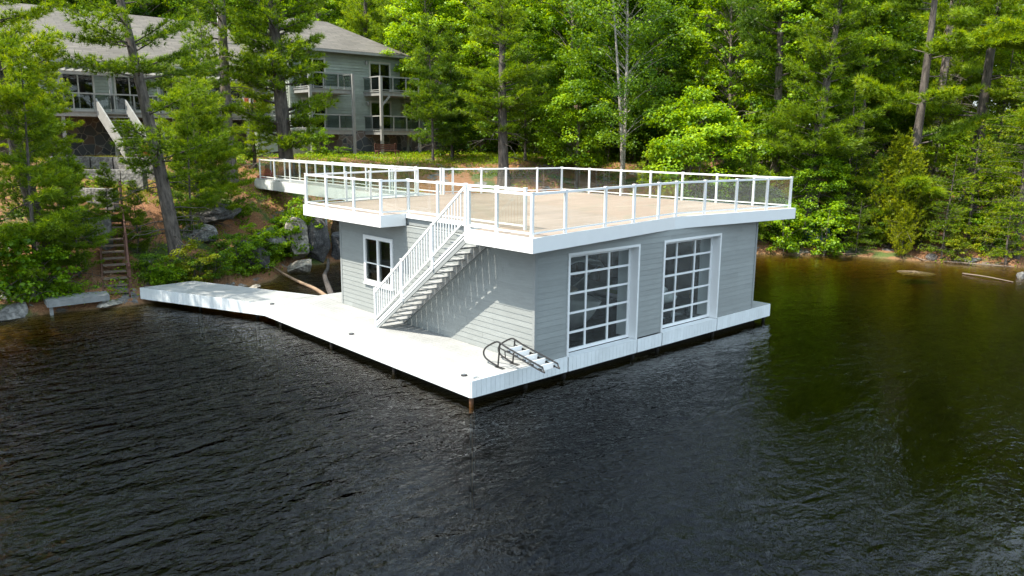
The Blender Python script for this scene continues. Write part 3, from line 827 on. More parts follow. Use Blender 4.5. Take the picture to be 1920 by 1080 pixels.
# ------------------------------------------------------------------ swim ladder
la = empty('swim_ladder', (-.61, .3, 0), 'black tube swim ladder with white steps tipped up over the dock edge', 'ladder')
def smooth(pts, n=4):
    out = []
    P_ = [Vector(p) for p in pts]
    for i in range(len(P_) - 1):
        p0, p1, p2, p3 = P_[max(i - 1, 0)], P_[i], P_[i + 1], P_[min(i + 2, len(P_) - 1)]
        for k in range(n):
            t = k / n
            out.append(.5 * ((2 * p1) + (p2 - p0) * t + (2 * p0 - 5 * p1 + 4 * p2 - p3) * t * t + (3 * p1 - p0 - 3 * p2 + p3) * t ** 3))
    return out + [P_[-1]]
for X in (-.85, -.37):
    loop = [(.38, .03), (.62, .07), (.84, .14), (.91, .26), (.82, .40), (.60, .54), (.40, .63), (.24, .61), (.05, .56)]
    pth = [(X, a, z) for a, z in loop]
    m_ = MB(); m_.tube(smooth(pth) , .022, 8)
    m_.tube([(X, .37, .02), (X, .30, .62)], .020, 8)
    m_.box(X - .05, .16, 0, X + .05, .44, .014)
    m_.build('handrail', M['dark'], la)
    m_ = MB(); m_.tube([(X, .05, .56), (X, -1.17, .35)], .022, 8).tube(smooth([(X, .12, .46), (X, -.05, .45), (X, -.3, .41), (X, -1.17, .25), (X, -1.19, .30), (X, -1.17, .35)]), .018, 8)
    m_.tube([(X, .30, .5), (X, .12, .46), (X, .10, .30), (X, .26, .28)], .016, 8)
    m_.build('side_rail', M['dark'], la)
for k in range(5):
    s = k / 4; y = .02 - s * 1.08; z = .50 - s * .18
    t = MB(); t.bar((-.825, y, z - .02), (-.395, y, z - .02), .035, .13, up=(0, .17, 1)); tr_ = t.build('step', M['white'], la)
    t = MB()
    for X in (-.82, -.40): t.box(X - .02, y - .04, z - .07, X + .02, y + .04, z - .02)
    t.build('step_bracket', M['dark'], tr_)

# ------------------------------------------------------------------ boats inside
def hull(mb, L_, B_, z0, z1, o, n=14, flare=.25):
    """A planing hull: bow towards -y, o is the middle of the transom."""
    st_ = []
    for i in range(n + 1):
        t = i / n
        half = B_ / 2 * (1 - max(0, (t - .45) / .55) ** 2.2)
        sheer = z1 + .18 * t * t
        keel = z0 + (sheer - z0) * max(0, (t - .72) / .28) ** 2
        y = o[1] - L_ * t
        st_.append([(o[0], y, keel), (o[0] + half * (1 - flare), y, keel + (sheer - keel) * .35), (o[0] + half, y, sheer), (o[0] + half * .86, y, sheer + .02),
                    (o[0] - half * .86, y, sheer + .02), (o[0] - half, y, sheer), (o[0] - half * (1 - flare), y, keel + (sheer - keel) * .35)])
    b = len(mb.v); k = 7
    for s_ in st_: mb.v += s_
    for i in range(n):
        for j in range(k):
            mb.f.append((b + i * k + j, b + i * k + (j + 1) % k, b + (i + 1) * k + (j + 1) % k, b + (i + 1) * k + j))
    mb.f.append(tuple(b + j for j in reversed(range(k)))); mb.f.append(tuple(b + n * k + j for j in range(k)))
    return mb
gel = plain('white_gelcoat', (.72, .71, .68), .25, .04); gel2 = plain('dark_gelcoat', (.03, .03, .035), .25, .1)
lime = plain('lime_gelcoat', (.30, .42, .03), .3, .06); vinyl = plain('beige_vinyl', (.45, .37, .28), .6, .1)
bo = empty('motor_boat', (5.2, 6, -.5), 'white motor boat with a white canopy inside the boathouse behind the nearer garage door', 'boat')
BX = 5.25
hull(MB(), 5.4, 2.1, -.75, .25, (BX, 7.9)).build('hull', gel, bo, True)
m_ = MB(); hull(m_, 3.9, 1.75, .18, .50, (BX, 7.4), flare=.1); m_.build('cockpit', vinyl, bo)
ws_ = MB(); ws_.add([(BX - .75, 4.9, .55), (BX + .75, 4.9, .55), (BX + .6, 5.3, 1.05), (BX - .6, 5.3, 1.05), (BX - .75, 4.94, .55), (BX + .75, 4.94, .55), (BX + .6, 5.34, 1.05), (BX - .6, 5.34, 1.05)], [(0, 1, 2, 3), (7, 6, 5, 4), (0, 4, 5, 1), (3, 2, 6, 7), (0, 3, 7, 4), (1, 5, 6, 2)])
ws_.build('windshield', M['win_glass'], bo)
cv = MB(); prof = [(-1.0, 0), (-.8, .2), (-.3, .3), (.3, .3), (.8, .2), (1.0, 0)]
for i in range(5):
    (a, za), (b_, zb_) = prof[i], prof[i + 1]
    cv.add([(BX + a, 3.3, 1.35 + za), (BX + b_, 3.3, 1.35 + zb_), (BX + b_, 5.9, 1.5 + zb_), (BX + a, 5.9, 1.5 + za), (BX + a, 3.3, 1.31 + za), (BX + b_, 3.3, 1.31 + zb_), (BX + b_, 5.9, 1.46 + zb_), (BX + a, 5.9, 1.46 + za)], [(0, 1, 2, 3), (7, 6, 5, 4), (0, 4, 5, 1), (3, 2, 6, 7)])
for sx in (-.98, .98): cv.tube([(BX + sx, 3.5, 1.36), (BX + sx * .95, 4.6, .5)], .02, 6).tube([(BX + sx, 5.7, 1.5), (BX + sx * .95, 4.7, .5)], .02, 6)
cv.build('canopy', gel, bo)
js = empty('jet_ski', (6.95, 2.0, .2), 'white and lime jet ski on a cradle behind the farther garage door', 'jet ski')
def shell(mb, secs, k=12):
    b = len(mb.v)
    for (y, cx_, hw, zlo, zhi) in secs:
        for j in range(k):
            a = 2 * math.pi * j / k
            ca, sa = math.cos(a), math.sin(a)
            mb.v.append((cx_ + hw * math.copysign(abs(ca) ** .7, ca), y, (zlo + zhi) / 2 + (zhi - zlo) / 2 * math.copysign(abs(sa) ** .8, sa)))
    for i in range(len(secs) - 1):
        for j in range(k):
            mb.f.append((b + i * k + j, b + i * k + (j + 1) % k, b + (i + 1) * k + (j + 1) % k, b + (i + 1) * k + j))
    mb.f.append(tuple(b + j for j in reversed(range(k)))); mb.f.append(tuple(b + (len(secs) - 1) * k + j for j in range(k)))
    return mb
JX = 6.95
shell(MB(), [(.95, JX, .08, .52, .66), (1.25, JX, .30, .34, .72), (1.8, JX, .52, .26, .70), (3.2, JX, .56, .25, .62), (3.9, JX, .52, .30, .58)]).build('hull', gel, js, True)
for sx in (-1, 1):
    shell(MB(), [(1.2, JX + sx * .26, .05, .52, .62), (2.0, JX + sx * .50, .07, .48, .66), (3.3, JX + sx * .54, .06, .46, .58)]).build('side_panel', lime, js, True)
shell(MB(), [(1.35, JX, .12, .70, .82), (1.8, JX, .26, .66, 1.0), (2.2, JX, .22, .64, 1.12), (2.4, JX, .14, .64, 1.05)]).build('cowl', gel, js, True)
shell(MB(), [(2.4, JX, .15, .6, .92), (2.9, JX, .20, .58, .90), (3.6, JX, .18, .56, .88)]).build('seat', gel2, js, True)
MB().tube([(JX - .38, 2.42, 1.14), (JX - .1, 2.28, 1.16), (JX + .1, 2.28, 1.16), (JX + .38, 2.42, 1.14)], .028, 8).build('handlebar', gel2, js)
cr = empty('boat_lift', (6.3, 2.2, -.3), 'dark metal lift cradle carrying the white and lime jet ski', 'boat lift')
for sx in (-.42, .42): MB().box(JX + sx - .05, .8, .02, JX + sx + .05, 3.9, .27).build('bunk', M['dark'], cr)
for y in (1.2, 3.4): MB().box(6.2, y, -.1, 7.75, y + .1, .02).build('crossbar', M['galv'], cr)

# ------------------------------------------------------------------ lodge
LY = 37.5
lo = empty('lodge', (10, 42, 4.2), 'large grey green lodge with a fieldstone base, balconies and a broad shingle roof', 'house')
def wall_part(o, du, L_, z0, z1, holes, nrm, mat='lodge_siding', course=.2):
    m_ = MB(); cz = sorted({z0, z1} | {h for H in holes for h in H[2:4]})
    for a, b_ in zip(cz, cz[1:]):
        us = [(0, L_)]
        for (u0, u1, za, zb) in holes:
            if (a + b_) / 2 > za and (a + b_) / 2 < zb:
                us = [q for (s, e) in us for q in ((s, min(e, u0)), (max(s, u1), e)) if q[1] - q[0] > .01] if any(u0 < e and u1 > s for s, e in us) else us
        for (s, e) in us:
            p = [(o[0] + du[0] * u - nrm[0] * w_, o[1] + du[1] * u - nrm[1] * w_) for u, w_ in ((s, 0), (e, 0), (e, .2), (s, .2))]
            v8 = [(*q, z) for z in (a, b_) for q in p]
            m_.add(v8, [(3, 2, 1, 0), (4, 5, 6, 7), (0, 1, 5, 4), (1, 2, 6, 5), (2, 3, 7, 6), (3, 0, 4, 7)])
    siding(m_, o, du, L_, z0, z1, holes, course, nrm, .055, .005)
    return m_.build('wall', M[mat], lo)
holesR = [(18.7 - 12.3, 20.4 - 12.3, 5.95, 8.0), (18.7 - 12.3, 20.4 - 12.3, 8.75, 10.8), (13.2 - 12.3, 15.0 - 12.3, 5.95, 8.0), (13.2 - 12.3, 15.0 - 12.3, 8.75, 10.8)]
wall_part((12.3, LY), (1, 0), 9.0, 5.9, 11.35, holesR, (0, -1))
wall_part((12.3, LY + .2), (0, 1), 10, 4.0, 11.35, [], (-1, 0)); wall_part((21.3, LY + .2), (0, 1), 10, 5.9, 11.35, [], (1, 0))
holesL = [(u, u + 1.7, 7.0, 9.2) for u in (1.5, 4.5, 7.5, 10.5, 13.5, 16.5, 19.2, 21.6, 24.0)]
wall_part((-14, 42), (1, 0), 26.2, 6.7, 10.0, holesL, (0, -1))
wall_part((21.4, 38.8), (1, 0), 5.8, 5.7, 8.95, [(4.0, 5.2, 6.7, 8.2), (1.2, 2.4, 6.7, 8.2)], (0, -1)); wall_part((27.2, 39), (0, 1), 7, 5.7, 8.95, [], (1, 0))
m_ = MB().box(12.25, LY - .05, 3.2, 21.25, LY + .3, 5.895).box(21.2, LY + .32, 3.2, 21.35, 47, 5.895); m_.build('stone_foundation', M['fieldstone'], lo)
MB().box(-14, 41.9, 3.4, 12.2, 42.3, 6.69).build('stone_foundation', M['fieldstone'], lo)
MB().box(21.4, 38.9, 3.4, 27.1, 39.2, 5.69).build('stone_foundation', M['fieldstone'], lo)
MB().box(9.6, 36.9, 3.6, 13.4, LY - .06, 5.7).build('store_room', M['lodge_siding'], lo)
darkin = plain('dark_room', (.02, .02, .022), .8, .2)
def lodge_window(x0, x1, y, z0, z1, nv, nm='window'):
    f_ = MB()
    f_.box(x0 - .08, y - .06, z0 - .08, x0 + .03, y + .08, z1 + .08).box(x1 - .03, y - .06, z0 - .08, x1 + .08, y + .08, z1 + .08)
    f_.box(x0 + .03, y - .06, z1 - .03, x1 - .03, y + .08, z1 + .08).box(x0 + .03, y - .06, z0 - .08, x1 - .03, y + .08, z0 + .03)
    for k in range(1, nv):
        x = x0 + (x1 - x0) * k / nv; f_.box(x - .04, y - .04, z0 + .03, x + .04, y + .06, z1 - .03)
    f = f_.build(nm, M['window_frame'], lo)
    MB().box(x0 + .03, y + .0, z0 + .03, x1 - .03, y + .015, z1 - .03).build('pane', M['win_glass'], f)
    MB().box(x0 - .1, y + .22, z0 - .1, x1 + .1, y + .26, z1 + .1).build('dark_room_backing', darkin, f)  # near-black sheet stands in for the unlit room behind the glass
for h in holesR: lodge_window(12.3 + h[0], 12.3 + h[1], LY, h[2], h[3], 2, 'sliding_door')
for h in holesL: lodge_window(-14 + h[0], -14 + h[1], 42, h[2], h[3], 2)
for u0, u1 in ((4.0, 5.2), (1.2, 2.4)): lodge_window(21.4 + u0, 21.4 + u1, 38.8, 6.7, 8.2, 2)
def slab_roof(name, pts, th=.16):
    """A pitched roof plane from its corner points, with thickness."""
    p = [Vector(q) for q in pts]; nn = (p[1] - p[0]).cross(p[2] - p[0]).normalized()
    if nn.z < 0: nn = -nn
    n = len(p); m_ = MB(); m_.add([tuple(q) for q in p] + [tuple(q - nn * th) for q in p], [tuple(range(n)), tuple(reversed(range(n, 2 * n)))] + [(i, n + i, n + (i + 1) % n, (i + 1) % n) for i in range(n)])
    return m_.build(name, M['shingle'], lo)
e = 11.42; x0, x1, y0, y1, ym = 11.7, 21.9, 36.8, 48.6, 42.7
r1 = [(x0, y0, e), (x1, y0, e), (18.2, ym, 14.1), (15.2, ym, 14.1)]
slab_roof('roof', r1); slab_roof('roof', [(x1, y0 + .01, e), (x1, y1, e), (18.21, ym, 14.1)]); slab_roof('roof', [(x0, y1, e), (x1, y1, e), (18.2, ym + .01, 14.1), (15.2, ym + .01, 14.1)]); slab_roof('roof', [(x0, y0 + .01, e), (x0, y1, e), (15.19, ym, 14.1)])
slab_roof('roof', [(-16, 41.0, 9.95), (13.0, 41.0, 9.95), (13.0, 50, 14.15), (-16, 50, 14.15)]); slab_roof('roof', [(-16, 59, 9.95), (13.0, 59, 9.95), (13.0, 50.02, 14.14), (-16, 50.02, 14.14)])
slab_roof('roof', [(21.35, 37.9, 9.0), (28.0, 37.9, 9.0), (28.0, 43, 10.6), (21.35, 43, 10.6)])
for (a, b_) in (((x0, y0 - .02, e - .12), (x1, y0 - .02, e - .12)), ((-16, 40.98, 9.82), (13.0, 40.98, 9.82)), ((21.95, 37.88, 8.9), (28.0, 37.88, 8.9))):
    MB().bar(a, b_, .12, .16).build('gutter', M['lodge_pale'], lo)
MB().tube([(11.1, 46.0, 12.0), (11.1, 46.0, 14.6), (11.1, 46.0, 14.7)], [.10, .10, .14], 10).build('vent_pipe', M['white'], lo)
def balcony(bx0, bx1, by0, by1, z, posts_down, label, rail=True):
    d = MB().box(bx0, by0, z - .30, bx1, by1 - .02, z - .05).box(bx0 - .05, by0 - .05, z - .049, bx1 + .05, by1 - .02, z).build('balcony', M['lodge_trim'], lo)
    d['label'] = label
    if rail:
        r_ = MB(); r_.box(bx0 - .03, by0 - .03, z + .98, bx1 + .03, by0 + .05, z + 1.06).box(bx0 - .03, by0 + .06, z + .98, bx0 + .05, by1 - .05, z + 1.06).box(bx1 - .05, by0 + .06, z + .98, bx1 + .03, by1 - .05, z + 1.06)
        k = max(1, round((bx1 - bx0) / 1.1))
        for i in range(k + 1):
            x = bx0 + (bx1 - bx0) * i / k; r_.box(x - .035, by0 - .02, z, x + .035, by0 + .05, z + .979)
        for x in (bx0 + .01, bx1 - .01):
            r_.box(x - .03, (by0 + by1) / 2 - .03, z, x + .03, (by0 + by1) / 2 + .03, z + .979)
        r_.box(bx0 + .05, by0, z + .08, bx1 - .05, by0 + .04, z + .13).box(bx0, by0 + .06, z + .08, bx0 + .04, by1 - .1, z + .13)
        r_.build('railing', M['lodge_trim'], d)
        g = MB().box(bx0 + .05, by0 + .01, z + .15, bx1 - .05, by0 + .018, z + .96).box(bx0 + .01, by0 + .08, z + .15, bx0 + .018, by1 - .1, z + .96)
        g.build('glass', M['win_glass'], d)
    return d
LG = gz(19, 35.5)
for z, nm in ((5.9, 'lower right balcony'), (8.65, 'upper right balcony')): balcony(18.12, 21.5, 35.3, LY, z, True, nm)
for z, nm in ((5.9, 'lower left balcony'), (8.65, 'upper left balcony')): balcony(12.6, 15.95, 35.3, LY, z, True, nm)
for (x, y, zt) in ((18.16, 35.2, 9.7), (21.45, 35.2, 5.58), (21.45, 36.8, 5.58), (15.9, 35.2, 9.7), (12.65, 35.2, 9.7)):
    MB().box(x - .09, y - .09, gz(x, y) - .2, x + .09, y + .09, zt).build('post', M['lodge_pale'] if x == 18.16 else M['lodge_trim'], lo)
MB().bar((18.2, 35.25, 7.6), (18.9, 35.25, 8.3), .1, .12).build('brace', M['lodge_trim'], lo)
balcony(-13, 12.3, 38.0, 41.9, 6.8, False, 'long raised front deck')
for x in np.arange(-12.5, 12.4, 2.75):
    MB().box(x - .09, 38.06, gz(x, 38.1) - .2, x + .09, 38.24, 6.49).build('post', M['lodge_trim'], lo)
for x in np.arange(-12.5, 12.4, 2.75):
    MB().box(x - .07, 38.3, 6.81, x + .07, 38.44, 8.9).build('post', M['lodge_trim'], lo)
pg = MB().box(-13, 38.25, 8.9, 12.2, 38.45, 9.08)
for x in np.arange(-12.9, 12.2, .45): pg.box(x, 37.95, 9.081, x + .07, 41.8, 9.22)
pg.build('pergola', M['lodge_pale'], lo)
ls = empty('deck_stairs', (1.4, 35.2, 4.3), 'pale grey stairs with solid sides dropping from the lodge deck', 'staircase')
zb0 = gz(1.5, 35.2)
for k in range(13):
    t = (k + .5) / 13; y = 35.2 + 2.8 * t; z = zb0 + .1 + (6.7 - zb0) * t; x = .95 - .55 * t
    MB().box(x - .05, y - .16, z - .04, x + 1.45, y + .16, z + .0).build('tread', M['lodge_pale'], ls)
for sx in (-.1, 1.5):
    p = [(.95 + sx, 35.1, zb0 - .1), (.95 + sx, 35.1, zb0 + .8), (.4 + sx, 38.0, 7.55), (.4 + sx, 38.0, 6.6)]
    m_ = MB(); m_.add([(x - .04, y, z) for x, y, z in p] + [(x + .04, y, z) for x, y, z in p], [(0, 1, 2, 3), (7, 6, 5, 4), (0, 4, 5, 1), (1, 5, 6, 2), (2, 6, 7, 3), (3, 7, 4, 0)])
    m_.build('side_panel', M['lodge_trim'], ls)
fl = MB().box(3.45, 37.6, 6.05, 3.75, 37.7, 6.25).bar((3.1, 37.9, 5.8), (3.5, 37.66, 6.05), .05, .05); fl.build('flood_light', M['lodge_pale'], lo)
for (x, z) in ((18.35, 10.75), (18.42, 7.85)):
    MB().tube([(x, LY - .14, z - .16), (x, LY - .14, z - .1), (x, LY - .14, z + .1), (x, LY - .14, z + .13)], [.05, .09, .09, .05], 10).build('wall_lamp', M['lodge_pale'], lo)
tw = MB()
for k in range(4):
    x = 9.2 + k * .32
    tw.add([(x, 37.95, 7.90), (x + .32, 37.95, 7.90), (x + .32, 37.90, 7.25 + .05 * math.sin(k * 2)), (x, 37.90, 7.25 + .05 * math.sin(k * 2 - 2)), (x, 38.1, 7.92), (x + .32, 38.1, 7.92), (x + .32, 38.13, 7.4), (x, 38.13, 7.4)], [(3, 2, 1, 0), (0, 1, 5, 4), (4, 5, 6, 7)])
mt, nt, b = newmat('orange_white_cloth'); tc = N(nt, 'ShaderNodeTexCoord'); wv = N(nt, 'ShaderNodeTexWave', i_Scale=.5, bands_direction='X'); nt.links.new(tc.outputs['Object'], wv.inputs[0])
r = ramp(nt, [(.45, (.55, .09, .03)), (.55, (.7, .6, .55))]); nt.links.new(wv.outputs[0], r.inputs[0]); nt.links.new(r.outputs[0], b.inputs['Base Color'])
tag(tw.build('towel', mt), 'orange and white towel hung over the lodge deck railing', 'towel')

def slat_chair(loc, rz, mat, label):
    """Low wooden garden chair: raked slat back, sloping seat, flat arms, four legs."""
    c_ = empty('garden_chair', loc, label, 'chair', rz=rz)
    def put(nm, m_): m_.build(nm, mat, c_, world_space=False)
    s_ = MB()
    for k in range(5): s_.add([(-.27, -.45 + k * .13, .38 - k * .03), (.27, -.45 + k * .13, .38 - k * .03), (.27, -.34 + k * .13, .355 - k * .03), (-.27, -.34 + k * .13, .355 - k * .03)], [(0, 1, 2, 3)])
    s_.bar((-.26, -.45, .34), (-.26, .2, .2), .03, .08).bar((.26, -.45, .34), (.26, .2, .2), .03, .08); put('seat', s_)
    b_ = MB()
    for k in range(7):
        x = (k - 3) * .085; h = .98 - .035 * abs(k - 3) ** 1.5
        b_.bar((x * .8, .12, .22), (x * 1.15, .45, h), .075, .02, up=(0, -1, .4))
    b_.bar((-.3, .38, .68), (.3, .38, .68), .03, .06); put('backrest', b_)
    for sx in (-1, 1):
        put('armrest', MB().box(min(sx * .28, sx * .42), -.48, .54, max(sx * .28, sx * .42), .32, .565))
        put('leg', MB().box(min(sx * .29, sx * .36), -.45, 0, max(sx * .29, sx * .36), -.37, .54))
        put('leg', MB().bar((sx * .31, .3, 0), (sx * .31, .22, .54), .05, .08))
    return c_

# ------------------------------------------------------------------ placing by bearing and distance
def spot(u, d, dz=0.0, land=-.25):
    """A point on the ground at bearing u (photo column) and d metres out from the camera."""
    t = 0.0
    for _ in range(12):
        q = CAM + (FWD + RGT * ((u - 960) / FPX)) * d + UPV * t
        t += (gz(q.x, q.y) + dz - q.z) / UPV.z * .8
    q = CAM + (FWD + RGT * ((u - 960) / FPX)) * d + UPV * t
    if gz(q.x, q.y) < land: return spot(u, d + .4, dz, land)
    return (round(q.x, 2), round(q.y, 2), round(gz(q.x, q.y) + dz, 2))
slat_chair(spot(284, 43.0), R(150), M['cedar_wood'], 'orange brown slat back garden chair beside the foot of the lodge stairs')
p = spot(499, 41.5); slat_chair((p[0], p[1], p[2] + .02), R(165), M['red_paint'], 'red fan back garden chair near the shore end of the footbridge')
bx = spot(727, 53); bn = empty('bench', bx, 'weathered slatted bench under the right hand lodge balconies', 'bench')
MB().box(-.9, -.2, .40, .9, .2, .45).build('seat', M['brown_wood'], bn, world_space=False)
m_ = MB()
for k in range(3): m_.box(-.9, .2, .52 + k * .13, .9, .23, .62 + k * .13)
m_.build('backrest', M['brown_wood'], bn, world_space=False)
for sx in (-.8, .8): MB().box(sx - .04, -.18, 0, sx + .04, -.1, .4).build('leg', M['brown_wood'], bn, world_space=False); MB().box(sx - .04, .2, 0, sx + .04, .26, .95).build('leg', M['brown_wood'], bn, world_space=False)

# small grey dock and brown bank stairs
sd = empty('shore_dock', (-6.3, 17, -.1), 'small weathered grey plank dock below the brown bank stairs', 'dock')
q0, q1, q2, q3 = Vector((-7.24, 16.15)), Vector((-5.35, 16.15)), Vector((-5.25, 17.0)), Vector((-7.14, 17.25))
for k in range(6):
    pl = MB().prism([q0.lerp(q3, k / 6 + .006), q1.lerp(q2, k / 6 + .006), q1.lerp(q2, (k + 1) / 6 - .006), q0.lerp(q3, (k + 1) / 6 - .006)], -.12, -.08).build('plank', M['grey_wood'], sd)
f_ = MB(); fascia_run(f_, q0, q1, -.29, -.085, 2.0, .04); f_.build('fascia', M['grey_wood'], sd)
f_ = MB(); fascia_run(f_, q0, q3, -.29, -.085, 2.0, .04, side=-1); f_.build('fascia', M['grey_wood'], sd)
for (x, y) in ((-7.15, 16.22), (-5.5, 16.3)): MB().box(x - .05, y, -1.2, x + .05, y + .1, -.121).build('post', M['grey_wood'], sd)
bs = empty('bank_stairs', (-4.9, 16.6, -.2), 'brown weathered wooden stairs climbing the bank above the small grey dock', 'staircase')
nst = 15; B0 = Vector((-4.95, 16.75, -.12)); B1 = Vector((-3.7, 21.6, 2.65))
for k in range(nst):
    c_ = B0.lerp(B1, k / (nst - 1)); dd = Vector((B1.x - B0.x, B1.y - B0.y)).normalized(); sd_ = Vector((dd.y, -dd.x))
    a = c_ - Vector((*sd_ * .38, 0)); b_ = c_ + Vector((*sd_ * .38, 0)); f2 = Vector((*dd * .14, 0))
    m_ = MB(); m_.add([tuple(v + Vector((0, 0, z))) for z in (-.05, 0) for v in (a - f2, b_ - f2, b_ + f2, a + f2)], [(3, 2, 1, 0), (4, 5, 6, 7), (0, 1, 5, 4), (1, 2, 6, 5), (2, 3, 7, 6), (3, 0, 4, 7)])
    m_.build('tread', M['step_wood'], bs)
for s_ in (-.42, .42):
    o_ = Vector((*sd_ * s_, -.12)); MB().bar(B0 + o_ - Vector((*dd * .2, .12)), B1 + o_, .05, .28).build('stringer', M['brown_wood'], bs)
o_ = Vector((*sd_ * .47, 0)); hr = MB().bar(B0 + o_ + Vector((0, 0, .85)), B1 + o_ + Vector((0, 0, .85)), .06, .12).bar(B0 + o_ + Vector((0, 0, .45)), B1 + o_ + Vector((0, 0, .45)), .05, .1).build('handrail', M['brown_wood'], bs)
for t in (.02, .35, .68, 1.0):
    c_ = B0.lerp(B1, t) + o_; MB().box(c_.x - .045, c_.y - .045, c_.z - .5, c_.x + .045, c_.y + .045, c_.z + .95).build('post', M['brown_wood'], bs)

# ------------------------------------------------------------------ rocks
import bmesh
def rock(loc, size, mat, label, seed, rz=0, name='boulder', sub=4, cuts=15, group=None, smooth=False):
    rr = np.random.RandomState(seed)
    bm = bmesh.new(); bmesh.ops.create_icosphere(bm, subdivisions=sub, radius=1.0)
    P_ = np.array([v.co[:] for v in bm.verts])
    for _ in range(cuts):
        n_ = rr.randn(3); n_ /= np.linalg.norm(n_); d_ = .40 + .42 * rr.rand()
        ex = np.maximum(0, P_ @ n_ - d_); P_ -= ex[:, None] * n_
    k1 = rr.rand(3, 3) * 6
    for f_, a_ in ((2.3, .05), (7.1, .035), (17., .03)):
        P_ *= 1 + a_ * (np.sin(P_ @ (k1[0] - 3) * f_ / 3 + k1[1, 0]) * np.cos(P_ @ (k1[2] - 3) * f_ / 3 + k1[1, 1]))[:, None]
    P_ *= np.array(size)
    for v, c_ in zip(bm.verts, P_): v.co = c_
    me = bpy.data.meshes.new(name); bm.to_mesh(me); bm.free(); me.materials.append(mat)
    if smooth: me.polygons.foreach_set('use_smooth', [True] * len(me.polygons))
    o = bpy.data.objects.new(name, me); COL.objects.link(o); o.location = loc; o.rotation_euler = (0, 0, rz)
    return tag(o, label, 'rock', group)
def at(u, v, z):
    """The point at height z on the line of sight through photo pixel (u, v)."""
    d = FWD * FPX + RGT * (u - 960) - UPV * (v - 540); t = (z - CAM.z) / d.z
    return CAM + d * t
rock((4.95, 20.6, .6), (1.15, 1.2, 1.75), M['rock_dark'], 'tall dark cracked boulder at the water edge left of the boathouse wall', 3, .4)
rock((3.95, 20.5, .45), (.75, .8, 1.3), M['rock_pale'], 'pale sunlit slab leaning on the tall dark boulder', 8, .2)
rock((3.5, 19.2, -.45), (1.0, .75, .5), M['rock_pale'], 'low pale pointed rock in the water below the tall dark boulder', 11, .5)
rock((6.6, 20.6, .1), (1.1, .9, 1.2), M['rock_dark'], 'dark boulder half hidden behind the back corner of the boathouse', 21)
rock((7.4, 21.6, 1.2), (1.5, 1.1, 1.3), M['rock'], 'grey boulder under the footbridge behind the boathouse wall', 22)
rock((.9, 18.9, .2), (1.4, 1.0, .9), M['rock_dark'], 'dark rounded outcrop in the bank left of the cascade of shrubs', 31, -.3)
rock((2.4, 20.2, .75), (1.3, 1.0, .9), M['rock'], 'lichen grey outcrop high on the bank below the footbridge', 32, .3)
rock((-.6, 20.9, 1.05), (1.3, 1.0, .6), M['rock'], 'flat grey ledge in the reddish needles above the bank', 33, .1)
rock((1.2, 22.6, 1.9), (1.6, 1.2, .7), M['rock_dark'], 'dark mossy ledge near the top of the bank', 34, .2)
rock((-1.3, 22.5, 1.95), (1.4, 1.0, .6), M['rock'], 'pale grey ledge just right of the top of the brown stairs', 35, .5)
for k, (u, v, z, sz, lab) in enumerate([(70, 580, -.5, (.55, .4, .35), 'grey rock under the left end of the small dock'), (20, 588, -.5, (.8, .6, .5), 'wide grey rock at the left edge of the shoreline'),
        (118, 520, .1, (.4, .35, .25), 'squarish grey rock above the small grey dock'), (140, 528, .05, (.35, .3, .2), 'rounded pale rock at the foot of the bank above the small dock'),
        (100, 540, .0, (.5, .4, .4), 'leaning grey rock behind the left end of the small dock'), (100, 487, .7, (.35, .3, .3), 'small grey rock higher on the bank above the small dock'),
        (215, 566, -.52, (1.1, .7, .22), 'flat grey slab of rock sloping into the water between the two docks'), (262, 553, -.42, (.9, .8, .28), 'flat pale bedrock under the shore end of the white walkway'),
        (275, 495, .4, (.3, .25, .28), 'small grey rock right of the brown stairs'), (60, 555, -.1, (.6, .5, .45), 'mossy rock behind the small dock posts'),
        (432, 535, -.45, (.28, .2, .16), 'dark stone at the bank behind the white walkway'), (452, 537, -.45, (.22, .2, .14), 'grey stone at the bank behind the bend of the walkway'),
        (476, 540, -.5, (.35, .25, .16), 'brown stone nearest the bend of the white walkway')]):
    p = at(u, v, z); rock((p.x, p.y, p.z), sz, M['rock'] if k % 3 else M['rock_pale'], lab, 50 + k, k * .7, sub=3)
for k, (u, v, z, sz, lab, mm) in enumerate([(1715, 512, -.66, (1.2, .6, .12), 'brown rock awash in the amber shallows of the cove', 'rock_brown'), (1915, 517, -.5, (.5, .4, .3), 'grey boulder in the water at the right edge', 'rock'),
        (1560, 472, -.5, (.8, .35, .2), 'long pale shore stone below the bright maple shrub', 'rock_pale'), (1810, 488, -.45, (.9, .4, .3), 'grey stone on the shore below the golden hemlock boughs', 'rock'), (1750, 484, -.45, (.5, .35, .25), 'dark shore stone beside the driftwood', 'rock_dark')]):
    p = at(u, v, z); rock((p.x, p.y, p.z), sz, M[mm], lab, 80 + k, k * .9 - .7, sub=3)
# small things among the trees by the cove
shp = spot(1522, 44); sh_ = empty('shed', shp, 'small dark shed with a rusty orange roof behind the leaning pine trunk', 'shed', rz=R(20))
MB().box(-1.1, -.9, -.2, 1.1, .9, 1.75).build('wall', M['brown_wood'], sh_, world_space=False)
for sy in (-1, 1):
    m_ = MB(); p_ = [(-1.35, 0, 2.45), (1.35, 0, 2.45), (1.35, sy * 1.25, 1.72), (-1.35, sy * 1.25, 1.72)]
    m_.add(p_ + [(a, b_, c_ - .05) for a, b_, c_ in p_], [(0, 1, 2, 3), (7, 6, 5, 4), (0, 4, 5, 1), (1, 5, 6, 2), (2, 6, 7, 3), (3, 7, 4, 0)]); m_.build('roof', M['cedar_wood'], sh_, world_space=False)
MB().box(-.35, -.95, -.1, .35, -.9, 1.6).build('door', M['stud'], sh_, world_space=False)
tp_ = spot(1527, 40.2); tg = []; fg = []
